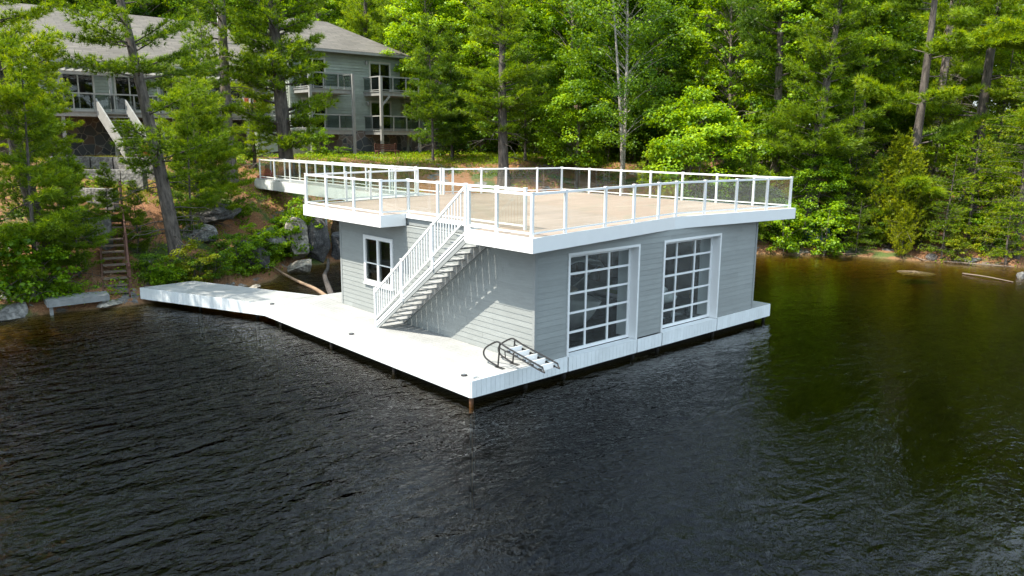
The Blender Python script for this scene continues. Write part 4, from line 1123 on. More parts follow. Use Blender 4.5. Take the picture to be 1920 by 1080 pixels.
for a in range(13):
    for b_ in range(9):
        x, z = (a / 12 - .5) * 1.5, b_ / 8
        tg.append((tp_[0] + x * RGT.x - .35 * (1 - z) * FWD.x, tp_[1] + x * RGT.y - .35 * (1 - z) * FWD.y, tp_[2] + .1 + 1.15 * z + .10 * math.sin(a * 1.3 + b_) - .12 * (x * x)))
for a in range(12):
    for b_ in range(8): fg.append((a * 9 + b_, (a + 1) * 9 + b_, (a + 1) * 9 + b_ + 1, a * 9 + b_ + 1))
tag(MB().add(tg, fg).build('tarp', plain('teal_tarp', (.02, .17, .15), .5, .2, 3), smooth=True), 'crumpled teal tarp hung among the bright shrubs on the cove shore', 'tarp')
# stepped stone terraces below the lodge
for k, (d, u0, u1, h, lab) in enumerate([(37.5, 85, 300, .5, 'topmost low granite terrace wall in front of the lodge stairs'), (34.6, 100, 270, .42, 'second granite terrace wall down from the lodge stairs'),
        (32.2, 90, 215, .4, 'third granite terrace wall down from the lodge stairs'), (30.2, 100, 200, .36, 'lowest granite terrace wall above the brown stairs')]):
    a, b_ = Vector(spot(u0, d)), Vector(spot(u1, d)); t_ = empty('terrace_wall', a, lab, 'stone wall')
    n_ = max(3, int((b_ - a).length / .95)); rr = np.random.RandomState(k); m_ = MB(); dv = (b_ - a); dn = dv.normalized(); pn = Vector((-dn.y, dn.x, 0))
    for i in range(n_):
        p, q = a + dv * (i / n_ + .006), a + dv * ((i + 1) / n_ - .006); zt = max(a.z, b_.z) + h * (.9 + .2 * rr.rand()) - .15; zb = min(gz(p.x, p.y), gz(q.x, q.y)) - .3; w_ = .42 + .12 * rr.rand()
        m_.prism([(p.x, p.y), (q.x, q.y), (q.x + pn.x * w_, q.y + pn.y * w_), (p.x + pn.x * w_, p.y + pn.y * w_)], zb, zt)
    m_.build('stone_course', M['rock'], t_)
# logs
def log(name, pts, rad, mat, label, n=9):
    return tag(MB().tube(smooth(pts, 5), [rad * (1 - .5 * i / (5 * (len(pts) - 1))) for i in range(5 * (len(pts) - 1) + 1)], n).build(name, mat, smooth=True), label, 'log')
log('driftwood_log', [(1.35, 12.5, -.62), (1.75, 14.5, -.54), (1.9, 16.3, -.5), (2.1, 18.2, -.42), (2.0, 19.0, -.2)], .085, M['drift'], 'bare brown driftwood pole lying from the bank to the white walkway')
log('sunken_log', [(1.75, 13.2, -.62), (2.5, 14.9, -.54), (3.45, 16.9, -.5), (4.3, 18.2, -.46), (5.1, 19.6, -.3)], .13, M['black_log'], 'dark barked log half afloat beside the boathouse wall')
for k, (pts, lab) in enumerate([([at(1545, 473, -.5), at(1580, 476, -.5), at(1610, 475, -.48)], 'bleached driftwood stick on the shore under the maple shrub'), ([at(1715, 482, -.45), at(1735, 488, -.5), at(1750, 487, -.5)], 'pale forked driftwood at the edge of the cove'),
        ([at(1770, 490, -.5), at(1830, 495, -.5), at(1900, 500, -.45)], 'long thin grey log along the cove shoreline'), ([at(1805, 513, -.55), at(1850, 519, -.5), at(1900, 529, -.56)], 'half sunk branch in the water left of the right hand boulder')]):
    log('driftwood', pts, .04, M['drift2'] if k else M['drift'], lab, 7)

# ------------------------------------------------------------------ foliage shapes
def nrmz(a): return a / np.maximum(1e-6, np.linalg.norm(a, axis=-1, keepdims=True))
def blades(P, A, K, l, w, spread, rng, tint):
    """K thin needles from each point P about its axis A."""
    n = len(P)
    D = nrmz(np.repeat(A, K, 0) + spread * rng.randn(n * K, 3))
    B = np.repeat(P, K, 0)
    Sd = nrmz(np.cross(D, rng.randn(n * K, 3))) * (w * .5)
    ln = l * (.65 + .7 * rng.rand(n * K, 1))
    V = np.stack([B - Sd, B + Sd, B + D * ln], 1).reshape(-1, 3)
    t = np.repeat(tint, K) + .16 * rng.randn(n * K)
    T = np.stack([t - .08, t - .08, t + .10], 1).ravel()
    return V, np.arange(len(V)).reshape(-1, 3), T
def leaves(P, Nn, l, w, rng, tint):
    """One folded leaf (four corners) at each point P, its face turned to Nn."""
    n = len(P)
    U = nrmz(np.cross(Nn, rng.randn(n, 3))); W_ = np.cross(Nn, U)
    s = (.7 + .6 * rng.rand(n, 1))
    droop = Nn * (-.18 * l)
    V = np.stack([P - U * l * .5 * s, P - W_ * w * .5 * s + Nn * (.1 * l), P + U * l * .5 * s + droop, P + W_ * w * .5 * s + Nn * (.1 * l)], 1).reshape(-1, 3)
    t = tint + .15 * rng.randn(n)
    return V, np.arange(len(V)).reshape(-1, 4), np.repeat(t, 4)
def tube_np(pts, rad, n=6):
    pts = np.asarray(pts, float); rad = np.asarray(rad, float); m = len(pts)
    d = nrmz(np.gradient(pts, axis=0)); ref = np.array([.3, .9, .2]) if abs(d[0][2]) > .8 else np.array([0, 0, 1.])
    a = nrmz(np.cross(d, ref)); b = np.cross(d, a)
    th = np.linspace(0, 2 * np.pi, n, endpoint=False)
    V = pts[:, None] + rad[:, None, None] * (a[:, None] * np.cos(th)[None, :, None] + b[:, None] * np.sin(th)[None, :, None])
    I = np.arange(m * n).reshape(m, n); J = np.roll(I, -1, 1)
    return V.reshape(-1, 3), np.stack([I[:-1], J[:-1], J[1:], I[1:]], -1).reshape(-1, 4)
class Acc:
    def __init__(s): s.V = []; s.F = []; s.T = []; s.n = 0
    def add(s, V, F, T=None):
        s.V.append(V); s.F.append(F + s.n); s.n += len(V)
        if T is not None: s.T.append(T)
    def mesh(s, name, mat, smooth=False):
        return np_mesh(name, np.concatenate(s.V), np.concatenate(s.F), mat, np.concatenate(s.T) if s.T else None, smooth)
def trunk_path(rng, H, r0, bend=.02, n=14, flare=1.5):
    z = np.linspace(0, H, n)
    ph = rng.rand(2) * 6.28
    P = np.stack([bend * H * (np.sin(z / H * 3 + ph[0]) - math.sin(ph[0])), bend * H * (np.sin(z / H * 2.3 + ph[1]) - math.sin(ph[1])), z], 1)
    rr = r0 * (1 - .86 * z / H); rr[0] *= flare
    P[0, 2] = -.5
    return P, rr
def on_trunk(P, z): return np.array([np.interp(z, P[:, 2], P[:, i]) for i in range(3)])

def pine(seed, H, cb, Rm, r0, mats, gap=.62, per=4.6, K=11, l=.24, w=.030, step=.24, droop=0., ragged=.30, dead=6, spread=.62, flat=1.0, rise=.14, tip=.2, bend=.012):
    """Whorled conifer: trunk, limbs and fans of needle tufts laid along side twigs."""
    rng = np.random.RandomState(seed)
    tp, tr_ = trunk_path(rng, H, r0, bend)
    tk = Acc(); tk.add(*tube_np(tp, tr_, 9))
    P, A, T = [], [], []
    z = cb
    while z < H - .15:
        t = (z - cb) / (H - cb)
        prof = (1 - t) ** .75 * min(1, .55 + 2.2 * t)
        for _ in range(rng.poisson(per)):
            if rng.rand() < ragged * .5: continue
            az = rng.rand() * 6.28; Ln = max(.25, Rm * prof * (1 - ragged + 1.5 * ragged * rng.rand()))
            b0 = on_trunk(tp, z + .15 * rng.randn()); s = np.linspace(0, 1, 6)
            up = rise + .25 * t + .10 * rng.randn()
            dirh = np.array([math.cos(az), math.sin(az), 0]); sd = np.array([-math.sin(az), math.cos(az), 0])
            crv = rng.randn() * .12
            limb = b0 + Ln * (s[:, None] * dirh + (crv * s ** 2)[:, None] * sd) + np.array([0, 0, 1]) * (Ln * (up * s + (.10 - droop) * s ** 2))[:, None]
            if Ln > .7: tk.add(*tube_np(limb, np.interp(s, [0, 1], [max(.012, r0 * .17 * (1 - .7 * t)), .006]), 4))
            q = .22 if Ln > 1.2 else .1
            ss = np.arange(q, 1.0, step / max(Ln, .3))
            for si in ss:
                c = np.array([np.interp(si, s, limb[:, i]) for i in range(3)])
                bl = Ln * .42 * (1 - si) ** .6 * min(1, .35 + 1.6 * (si - q) + .2) + .12
                for sg in (-1, 1):
                    if rng.rand() < .12: continue
                    bd = nrmz((dirh * (.75 + .2 * rng.randn()) + sg * sd * .8 + np.array([0, 0, .10 - droop * .8 + .08 * rng.randn()]))[None])[0]
                    k = max(1, int(bl / step)); rr = (np.arange(k) + rng.rand(k) * .8 + .3) * step
                    P.append(c + bd * rr[:, None] + rng.randn(k, 3) * .05 * flat)
                    A.append(np.repeat((bd * .8 + np.array([0, 0, .38 - droop]))[None], k, 0))
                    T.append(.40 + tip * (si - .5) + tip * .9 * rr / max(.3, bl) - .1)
            P.append(limb[-1:] + 0); A.append((dirh * .7 + np.array([0, 0, .5]))[None]); T.append(np.array([.5 + tip * .5]))
        z += gap * (.6 + .8 * rng.rand()) * (1 - .45 * t)
    P.append(tp[-1:]); A.append(np.array([[0, 0, 1.]])); T.append(np.array([.7]))
    for _ in range(dead):
        zz = cb * (.35 + .65 * rng.rand()); az = rng.rand() * 6.28; Ln = Rm * (.25 + .45 * rng.rand()); s = np.linspace(0, 1, 5)
        b0 = on_trunk(tp, zz); dirh = np.array([math.cos(az), math.sin(az), 0])
        limb = b0 + Ln * s[:, None] * dirh + np.array([0, 0, 1]) * (Ln * (.1 * s - .3 * s ** 2))[:, None] + rng.randn(5, 3) * .04 * Ln * s[:, None]
        tk.add(*tube_np(limb, np.interp(s, [0, 1], [.028, .006]), 4))
        for _k in range(3):
            j = rng.randint(1, 4); e = nrmz((dirh + .8 * rng.randn(3))[None])[0]
            tk.add(*tube_np(np.array([limb[j], limb[j] + e * Ln * .3, limb[j] + e * Ln * .5 + np.array([0, 0, -.1])]), [.012, .008, .004], 3))
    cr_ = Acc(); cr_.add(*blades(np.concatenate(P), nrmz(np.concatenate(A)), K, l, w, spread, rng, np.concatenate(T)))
    return tk.mesh('trunk', mats[0], True), cr_.mesh('crown', mats[1])

def broadleaf(seed, H, cb, Rx, r0, mats, ncl=150, nl=85, l=.17, w=.13, stems=1, flat=.42, cr=.75, bend=.02, lean=.0, tilt=.55, top=1.0):
    """Trunk, forking limbs and many layered sprays of separate leaves."""
    rng = np.random.RandomState(seed)
    tk = Acc(); P, Nn, T = [], [], []
    tps = []
    for k in range(stems):
        tp, rr = trunk_path(rng, H * (1 - .12 * k), r0 * (1 - .15 * k), bend)
        if stems > 1:
            a = 6.28 * k / stems + rng.rand(); off = np.array([math.cos(a), math.sin(a), 0])
            tp = tp + off * (.12 * r0 * 6 + tp[:, 2:3].clip(0) * (.05 + lean))
        tk.add(*tube_np(tp, rr, 8)); tps.append(tp)
    for i in range(ncl):
        tp = tps[i % stems]
        t = rng.rand() ** (1 / 1.15)
        z = cb + (H - cb) * t
        R_ = Rx * (math.sin(math.pi * min(1, .14 + .82 * t)) ** .75) * top
        rad = R_ * math.sqrt(.08 + .92 * rng.rand()) * (.75 + .4 * rng.rand())
        az = rng.rand() * 6.28
        c0 = on_trunk(tp, min(z, tp[-1, 2])); c = c0 + np.array([math.cos(az) * rad, math.sin(az) * rad, .12 * rng.randn()])
        rc = cr * (.55 + .75 * rng.rand())
        if i % 2 == 0 and rad > .4:
            b0 = on_trunk(tp, max(cb * .55, z - rad * .65)); s = np.linspace(0, 1, 5)[:, None]
            limb = b0 + (c - b0) * s + np.array([0, 0, 1]) * (np.sin(s * 3.14) * .12 * rad) + rng.randn(5, 3) * .03 * rad * s
            tk.add(*tube_np(limb, np.interp(s[:, 0], [0, 1], [max(.012, r0 * .15), .005]), 4))
        k = max(8, int(nl * (.5 + rng.rand()) * (rc / cr) ** 2))
        q = nrmz(rng.randn(k, 3)) * (rng.rand(k, 1) ** .45)
        q[:, 2] *= flat
        drp = -.18 * (q[:, 0] ** 2 + q[:, 1] ** 2)
        q[:, 2] += drp
        out = np.array([math.cos(az), math.sin(az), 0]) * (rad / Rx)
        P.append(c + q * rc); Nn.append(nrmz(np.array([0, 0, 1.0]) + .35 * out + q * .35 + tilt * rng.randn(k, 3)))
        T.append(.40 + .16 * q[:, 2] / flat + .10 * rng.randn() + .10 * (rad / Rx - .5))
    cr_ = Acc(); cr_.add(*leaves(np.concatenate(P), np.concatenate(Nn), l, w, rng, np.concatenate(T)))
    return tk.mesh('trunk', mats[0], True), cr_.mesh('crown', mats[1])

LF = {
    'pine': leafmat('pine_needles', (.030, .070, .010), (.105, .205, .014), (.230, .345, .014), .48, (.36, .39, .016)),
    'pine_b': leafmat('fresh_pine_needles', (.050, .110, .010), (.185, .310, .013), (.37, .48, .013), .54, (.50, .50, .016)),
    'maple': leafmat('maple_leaves', (.050, .135, .006), (.190, .345, .008), (.37, .53, .010), .50, (.50, .60, .012)),
    'green': leafmat('woodland_leaves', (.028, .085, .006), (.115, .230, .008), (.22, .365, .010), .50),
    'birchl': leafmat('birch_leaves', (.05, .125, .012), (.155, .28, .016), (.27, .41, .018), .50),
    'hemlock': leafmat('hemlock_needles', (.026, .066, .006), (.150, .265, .008), (.36, .43, .010), .48, (.45, .40, .012)),
    'cedar': leafmat('cedar_sprays', (.060, .115, .008), (.290, .360, .010), (.54, .54, .014), .45, (.60, .52, .018)),
    'yellow': leafmat('yellow_green_leaves', (.12, .16, .01), (.29, .34, .012), (.48, .48, .02), .45),
}
TY = {}
def ty(k, f):
    TY[k] = f()
B_, BG, BI = M['bark'], M['bark_grey'], M['birch']
ty('pineN1', lambda: pine(11, 16, 3.2, 3.8, .30, (B_, LF['pine_b']), gap=.85, K=17, l=.20, w=.024, step=.15, per=4.6, dead=12, ragged=.42))
ty('pineN2', lambda: pine(12, 17, 3.6, 3.7, .30, (B_, LF['pine_b']), gap=.85, K=17, l=.20, w=.024, step=.15, per=4.6, dead=12, ragged=.42))
ty('pineN3', lambda: pine(13, 7.5, .8, 2.3, .085, (B_, LF['pine_b']), gap=.42, K=17, l=.19, w=.023, step=.13, per=5.0, dead=8, ragged=.34))
ty('pineN4', lambda: pine(23, 11, 1.4, 3.2, .16, (B_, LF['pine_b']), gap=.55, K=17, l=.20, w=.025, step=.145, per=5.4, dead=8, ragged=.36))
ty('pineD', lambda: pine(24, 14.5, 1.5, 3.1, .34, (B_, LF['pine_b']), gap=.58, K=16, l=.24, w=.032, step=.18, per=6.4, dead=6, ragged=.30))
ty('pineB1', lambda: pine(14, 15, 3.4, 3.6, .36, (B_, LF['pine_b']), gap=.70, K=16, l=.24, w=.032, step=.18, per=5.4, dead=8, ragged=.34))
ty('pineB2', lambda: pine(15, 21, 7.0, 3.8, .30, (BG, LF['pine']), gap=.8, per=5.0, K=14, l=.26, w=.036, step=.2, dead=14, ragged=.42))
ty('pineB3', lambda: pine(16, 21, 10., 3.6, .30, (BG, LF['pine']), gap=.85, per=5.0, K=14, l=.26, w=.036, step=.2, dead=18, ragged=.45))
ty('pineT', lambda: pine(17, 18, 2.6, 4.4, .26, (B_, LF['pine_b']), gap=1.75, per=7.5, K=18, l=.25, w=.036, step=.15, dead=18, ragged=.38, rise=.03, tip=.30))
ty('sapP', lambda: pine(18, 5.5, .4, 1.7, .06, (B_, LF['pine_b']), gap=.42, per=5.4, K=16, l=.21, w=.028, step=.15, dead=2, ragged=.28))
ty('sapQ', lambda: pine(19, 8.5, 1.2, 2.1, .09, (B_, LF['pine']), gap=.55, per=5.2, K=16, l=.22, w=.028, step=.16, dead=4, ragged=.32))
ty('hem1', lambda: pine(20, 13, .8, 3.0, .16, (B_, LF['hemlock']), gap=.34, per=4.6, K=7, l=.11, w=.034, step=.15, droop=.24, spread=.5, dead=8, rise=.10, tip=.28, ragged=.35))
ty('hem2', lambda: pine(21, 4.6, .3, 2.0, .07, (B_, LF['hemlock']), gap=.26, per=4.2, K=8, l=.10, w=.030, step=.13, droop=.24, spread=.5, dead=3, rise=.10, tip=.32, ragged=.35))
ty('cedar', lambda: pine(22, 4.4, .2, 1.25, .07, (B_, LF['cedar']), gap=.17, per=6.5, K=9, l=.13, w=.035, step=.13, droop=-.35, spread=.42, dead=1, rise=.35, tip=.22, ragged=.3))
ty('map1', lambda: broadleaf(31, 15, 4.5, 3.9, .17, (BG, LF['maple']), 230, 96, .19, .15))
ty('map2', lambda: broadleaf(32, 19, 6.0, 4.2, .20, (BG, LF['maple']), 260, 96, .20, .16))
ty('map3', lambda: broadleaf(33, 8.5, 1.6, 2.9, .09, (BG, LF['maple']), 190, 95, .16, .13, stems=2))
ty('grn1', lambda: broadleaf(34, 17, 4.0, 4.2, .18, (B_, LF['green']), 250, 96, .20, .15))
ty('grn2', lambda: broadleaf(35, 13, 1.8, 3.6, .14, (BG, LF['green']), 220, 96, .18, .14))
ty('birch', lambda: broadleaf(36, 16, 4.0, 3.4, .15, (BI, LF['birchl']), 250, 120, .14, .11, stems=2, lean=.02, flat=.6, tilt=.9, bend=.03))
ty('shr1', lambda: broadleaf(37, 2.6, .25, 1.5, .035, (BG, LF['maple']), 46, 75, .13, .11, stems=3, cr=.42, lean=.12))
ty('shr2', lambda: broadleaf(38, 1.5, .15, 1.0, .02, (B_, LF['green']), 34, 70, .09, .07, stems=3, cr=.30, lean=.15))
ty('shr3', lambda: broadleaf(39, 1.7, .15, 1.0, .02, (B_, LF['yellow']), 30, 60, .09, .07, stems=3, cr=.30, lean=.15))
ty('under', lambda: broadleaf(40, 4.2, .4, 2.3, .05, (B_, LF['green']), 80, 75, .16, .12, stems=3, cr=.6, lean=.08))
ty('fern', lambda: pine(41, .55, .02, .85, .02, (B_, LF['maple']), gap=.06, per=3.2, K=7, l=.09, w=.03, step=.09, droop=.3, spread=.5, dead=0, rise=.5, ragged=.2, bend=.0))

def tree(kind, name, loc, scale, label, cat='tree', rz=None, lean=(0, 0), group=None, seed=[0]):
    seed[0] += 1
    rr = random.Random(seed[0] * 7 + 1)
    o = empty(name, (loc[0], loc[1], loc[2] - .05), label, cat, group)
    o.rotation_euler = (R(lean[0]), R(lean[1]), rr.random() * 6.28 if rz is None else rz)
    o.scale = (scale, scale, scale)
    tk, cr_ = TY[kind]
    shrub = cat in ('shrub', 'plant')
    for nm, me in (('stem' if shrub else 'trunk', tk), ('foliage' if shrub else 'crown', cr_)):
        c_ = bpy.data.objects.new(nm, me); COL.objects.link(c_); c_.parent = o
    return o
def leaning(o, dx, dy):
    """Tilt a placed tree so that its top drifts by (dx, dy) metres per metre of height."""
    q = Vector((0, 0, 1)).rotation_difference(Vector((dx, dy, 1)).normalized())
    o.rotation_euler = (q @ Matrix.Rotation(o.rotation_euler.z, 3, 'Z').to_quaternion()).to_euler()
    return o
RX, RY = RGT.x, RGT.y

# ---- the single trees one can pick out
leaning(tree('pineN1', 'white_pine', spot(92, 28.5), 1.0, 'big dark barked white pine leaning in at the far left edge of the bank'), -RX * .13, -RY * .13)
leaning(tree('pineN2', 'white_pine', (-2.15, 18.35, gz(-2.15, 18.35)), 1.0, 'tall leaning white pine right of the brown bank stairs'), -RX * .13, -RY * .13)
tree('pineB2', 'white_pine', spot(433, 41), 1.05, 'thick straight white pine trunk in front of the lodge deck', rz=1.0)
leaning(tree('pineD', 'white_pine', spot(541, 42.5), 1.28, 'bright bushy white pine standing right before the lodge balconies', rz=2.2), -RX * .02, 0)
tree('pineN3', 'white_pine', spot(72, 27), 1.05, 'young twiggy white pine above the left end of the small dock', rz=.5)
tree('pineN3', 'white_pine', spot(262, 31), .4, 'young white pine leaning over the top of the brown bank stairs', rz=2.5)
tree('sapQ', 'white_pine', spot(385, 37), .95, 'soft young white pine between the two thick pine trunks below the lodge', rz=.2)
leaning(tree('pineN2', 'white_pine', (-11.6, 17.6, gz(-11.6, 17.6)), 1.3, 'tall white pine on the shore beyond the left edge', rz=1.0), 0, -.12)
tree('pineN4', 'white_pine', spot(372, 35), .62, 'short bright white pine between the tall leaning pine and the footbridge', rz=4.0)
tree('pineN3', 'white_pine', spot(150, 28.2), .62, 'low feathery pine left of the brown stairs above the squarish rock', rz=2.0)
tree('pineN3', 'white_pine', spot(360, 33), .7, 'feathery young pine right behind the tall leaning pine', rz=.8)
tree('pineN3', 'white_pine', spot(400, 36), .9, 'feathery young pine above the outcrops left of the footbridge', rz=5.2)
tree('pineN4', 'white_pine', spot(112, 37), .56, 'short bushy white pine left of the lodge stairs hiding the deck posts', rz=1.0)
tree('pineN4', 'white_pine', spot(38, 36), .62, 'short bushy white pine at the left edge before the lodge deck', rz=2.9)
tree('pineN4', 'white_pine', spot(398, 40), .74, 'bushy white pine between the two thick trunks hiding the lodge deck', rz=2.2)
tree('pineN4', 'white_pine', spot(478, 44), .66, 'bright bushy white pine hugging the left side of the thick pine by the balconies', rz=5.0)
tree('pineN4', 'white_pine', spot(330, 39.5), .50, 'short bushy white pine just right of the garden chair', rz=4.4)
tree('pineN3', 'white_pine', spot(120, 30), .62, 'feathery young white pine beside the lower granite terrace walls', rz=3.3)
tree('pineN3', 'white_pine', spot(205, 31), .4, 'low young white pine left of the brown stair top', rz=5.7)
tree('shr1', 'maple_shrub', spot(30, 25.8), 1.1, 'leafy green maple shrub over the rocks at the left edge', 'shrub')
tree('shr1', 'maple_shrub', spot(75, 26.8), .8, 'smaller leafy shrub left of the squarish grey rock', 'shrub')
tree('sapQ', 'white_pine', spot(812, 49), 1.05, 'slim young pine at the right end of the lodge balconies', rz=.6)
tree('sapQ', 'white_pine', spot(848, 51), 1.0, 'slim young pine in front of the dark low lodge wing', rz=1.9)
tree('map1', 'maple', spot(815, 60), .9, 'bright yellow green maple rising beside the lodge roof corner', rz=.3)
tree('pineB1', 'white_pine', spot(755, 64), 1.1, 'tall yellow tipped white pine behind the lodge roof corner', rz=4.4)
tree('pineB1', 'white_pine', spot(945, 46), .95, 'dark bushy white pine behind the back railing left of the thin trunk', rz=5.5)
tree('map2', 'maple', spot(1068, 52), .95, 'tall thin dark trunked maple above the middle of the roof deck', rz=1.4)
tree('birch', 'birch', spot(1166, 45), 1.0, 'twin white trunked birch above the back of the roof deck', rz=.25)
tree('map3', 'maple', spot(1290, 41), .95, 'bright spreading young maple in front of the dark woods', rz=2.0)
tree('sapP', 'white_pine', spot(1225, 37.5), 1.0, 'soft pale pine sapling below the bright spreading young maple')
tree('sapP', 'white_pine', spot(1400, 37), 1.1, 'pale pine sapling right of the bright spreading young maple')
tree('sapQ', 'white_pine', spot(1345, 39.5), .75, 'small dark pine just behind the two pale saplings')
leaning(tree('pineB3', 'white_pine', spot(1306, 60), 1.1, 'tall grey trunked pine high above the bright young maple', rz=.9), RX * .02, 0)
tree('pineB3', 'white_pine', spot(1268, 66), 1.05, 'dark far pine trunk left of the tall grey trunked pine', rz=3.3)
tree('pineB2', 'white_pine', spot(1448, 46), 1.05, 'straight tall pine with the bright maple leaning before it', rz=2.7)
tree('map2', 'maple', spot(1478, 47), .85, 'tall bright lime maple rising over the far end of the roof deck', rz=5.0)
leaning(tree('pineB1', 'white_pine', spot(1505, 42.5), 1.05, 'dark leaning pine trunk beside the end corner of the roof railing', rz=4.0), RX * .06, RY * .06)
tree('pineT', 'white_pine', spot(1692, 42), 1.16, 'dark trunked white pine with wide flat tiers of bright needles', rz=.7)
tree('pineT', 'white_pine', spot(1815, 43), 1.28, 'thin trunked tiered pine with sky showing behind it', rz=2.6)
tree('pineT', 'white_pine', spot(1950, 40), 1.16, 'tiered white pine reaching in from the right edge', rz=4.4)
tree('pineT', 'white_pine', spot(1600, 51), 1.1, 'tiered white pine behind the dark trunk by the railing corner', rz=5.6)
tree('sapP', 'white_pine', spot(1640, 40.5), 0.93, 'flat topped pine sapling over the shore left of the cedar', rz=1.1)
tree('cedar', 'cedar', spot(1690, 39), 1.16, 'golden green cedar standing on the cove shore', rz=.4)
tree('cedar', 'cedar', spot(1668, 41), 1.33, 'taller darker cedar just behind the golden cedar')
tree('map3', 'maple_shrub', spot(1525, 39.3), .62, 'bright lime maple shrub hanging over the cove shore', 'shrub', rz=1.0)
tree('shr1', 'maple_shrub', spot(1480, 40), 0.93, 'small bright shrub tight against the far end of the boathouse', 'shrub')
tree('hem2', 'hemlock', spot(1590, 39.2), 1.1, 'low hemlock with golden tips between the maple shrub and the cedar')
tree('hem2', 'hemlock', spot(1770, 39), 1.1, 'golden tipped hemlock right of the golden cedar')
tree('hem2', 'hemlock', spot(1815, 40), 1.39, 'larger dark hemlock behind the golden tipped hemlock')
tree('hem1', 'hemlock', spot(1905, 38), 0.93, 'tall drooping hemlock at the right edge above the cove')
tree('hem1', 'hemlock', spot(1740, 44), .7, 'dark hemlock in the shade behind the two cedars')
tree('hem1', 'hemlock', spot(1850, 43), .75, 'dark hemlock in the shade beside the thin tiered pine')
tree('hem1', 'hemlock', spot(1585, 43), .7, 'dark hemlock in the shade right of the leaning pine trunk')
tree('shr2', 'shrub', spot(1630, 38.2), 1.16, 'low green shrub trailing over the cove water left of the cedar', 'shrub')
tree('shr3', 'shrub', spot(1850, 37.3), 0.81, 'small yellow green shrub on the shore near the right edge', 'shrub')
tree('shr2', 'shrub', spot(1885, 36.8), 0.81, 'small green shrub beside the driftwood near the right edge', 'shrub')
tree('shr1', 'shrub', spot(1830, 43), 1.04, 'bright leafy shrub in the shade under the thin tiered pine', 'shrub')
tree('shr1', 'shrub', spot(1745, 48), 1.39, 'leafy shrub deep under the wide tiered pine', 'shrub')

for (k, nm, u, d, s, lab) in [('map2', 'maple', 905, 60, .85, 'sunlit maple behind the dark bushy pine at the middle of the wood'), ('map1', 'maple', 1010, 57, .9, 'bright maple between the dark bushy pine and the thin dark trunk'),
        ('map1', 'maple', 1125, 54, .85, 'bright maple just left of the twin white birch'), ('grn2', 'broadleaf_tree', 1215, 52, .9, 'green leafy tree just right of the twin white birch'), ('map2', 'maple', 1370, 50, .85, 'bright maple between the grey trunked pine and the straight tall pine'),
        ('map1', 'maple', 1560, 51, .95, 'lime maple right of the dark leaning pine trunk'), ('pineB1', 'white_pine', 690, 66, 1.1, 'bushy white pine over the left side of the lodge roof corner'), ('map3', 'maple', 1080, 46, .8, 'low bright maple behind the back railing left of the birch'),
        ('grn2', 'broadleaf_tree', 985, 50, .7, 'shaded green tree behind the thin bushy pine at the back railing'), ('map3', 'maple', 1440, 46, .85, 'low lime maple right behind the pale saplings'), ('map2', 'maple', 620, 70, .9, 'tall maple showing above the lodge roof'),
        ('map2', 'maple', 330, 76, .95, 'tall bright maple above the lodge ridge on the left'), ('map1', 'maple', 440, 74, .95, 'maple above the lodge ridge near the vent pipe')]:
    tree(k, nm, spot(u, d), s, lab)

for (u, d, k, sc_, lab) in [(1455, 40, 'shr1', 1.0, 'bright shrub on the cove shore nearest the boathouse wall'), (1560, 39, 'shr1', 1.1, 'bright leafy shrub on the shore right of the lime maple shrub'), (1625, 38.6, 'shr1', .9, 'bright leafy shrub on the shore left of the golden cedar'),
        (1725, 38, 'cedar', .75, 'small golden cedar on the shore right of the big golden cedar'), (1650, 38.4, 'cedar', .6, 'small golden cedar at the left foot of the big golden cedar'), (1845, 37.5, 'shr1', .9, 'bright leafy shrub behind the driftwood near the right edge'), (1790, 38, 'shr3', 1.0, 'yellow shrub at the foot of the golden tipped hemlock')]:
    tree(k, 'cedar' if k == 'cedar' else 'shrub', spot(u, d, 0, -.1), sc_, lab, 'tree' if k == 'cedar' else 'shrub')

for (u, k, sc_, lab) in [(1470, 'shr1', .95, 'bright shrub hanging over the water right beside the boathouse end'), (1545, 'shr1', 1.05, 'bright shrub hanging over the water under the lime maple shrub'), (1605, 'hem2', .62, 'golden hemlock bough hanging over the water left of the cedar'),
        (1690, 'cedar', .62, 'golden cedar bush hanging over the water below the tall cedar'), (1765, 'hem2', .75, 'golden hemlock bough hanging over the water right of the cedar'), (1800, 'shr3', .8, 'yellow green shrub hanging over the driftwood shore'),
        (1885, 'hem2', .85, 'golden hemlock bough hanging over the shore by the right hand boulder')]:
    tree(k, {'cedar': 'cedar', 'hem2': 'hemlock'}.get(k, 'shrub'), spot(u, 35.5, 0, -.58), sc_, lab, 'shrub' if k[0] == 's' else 'tree')

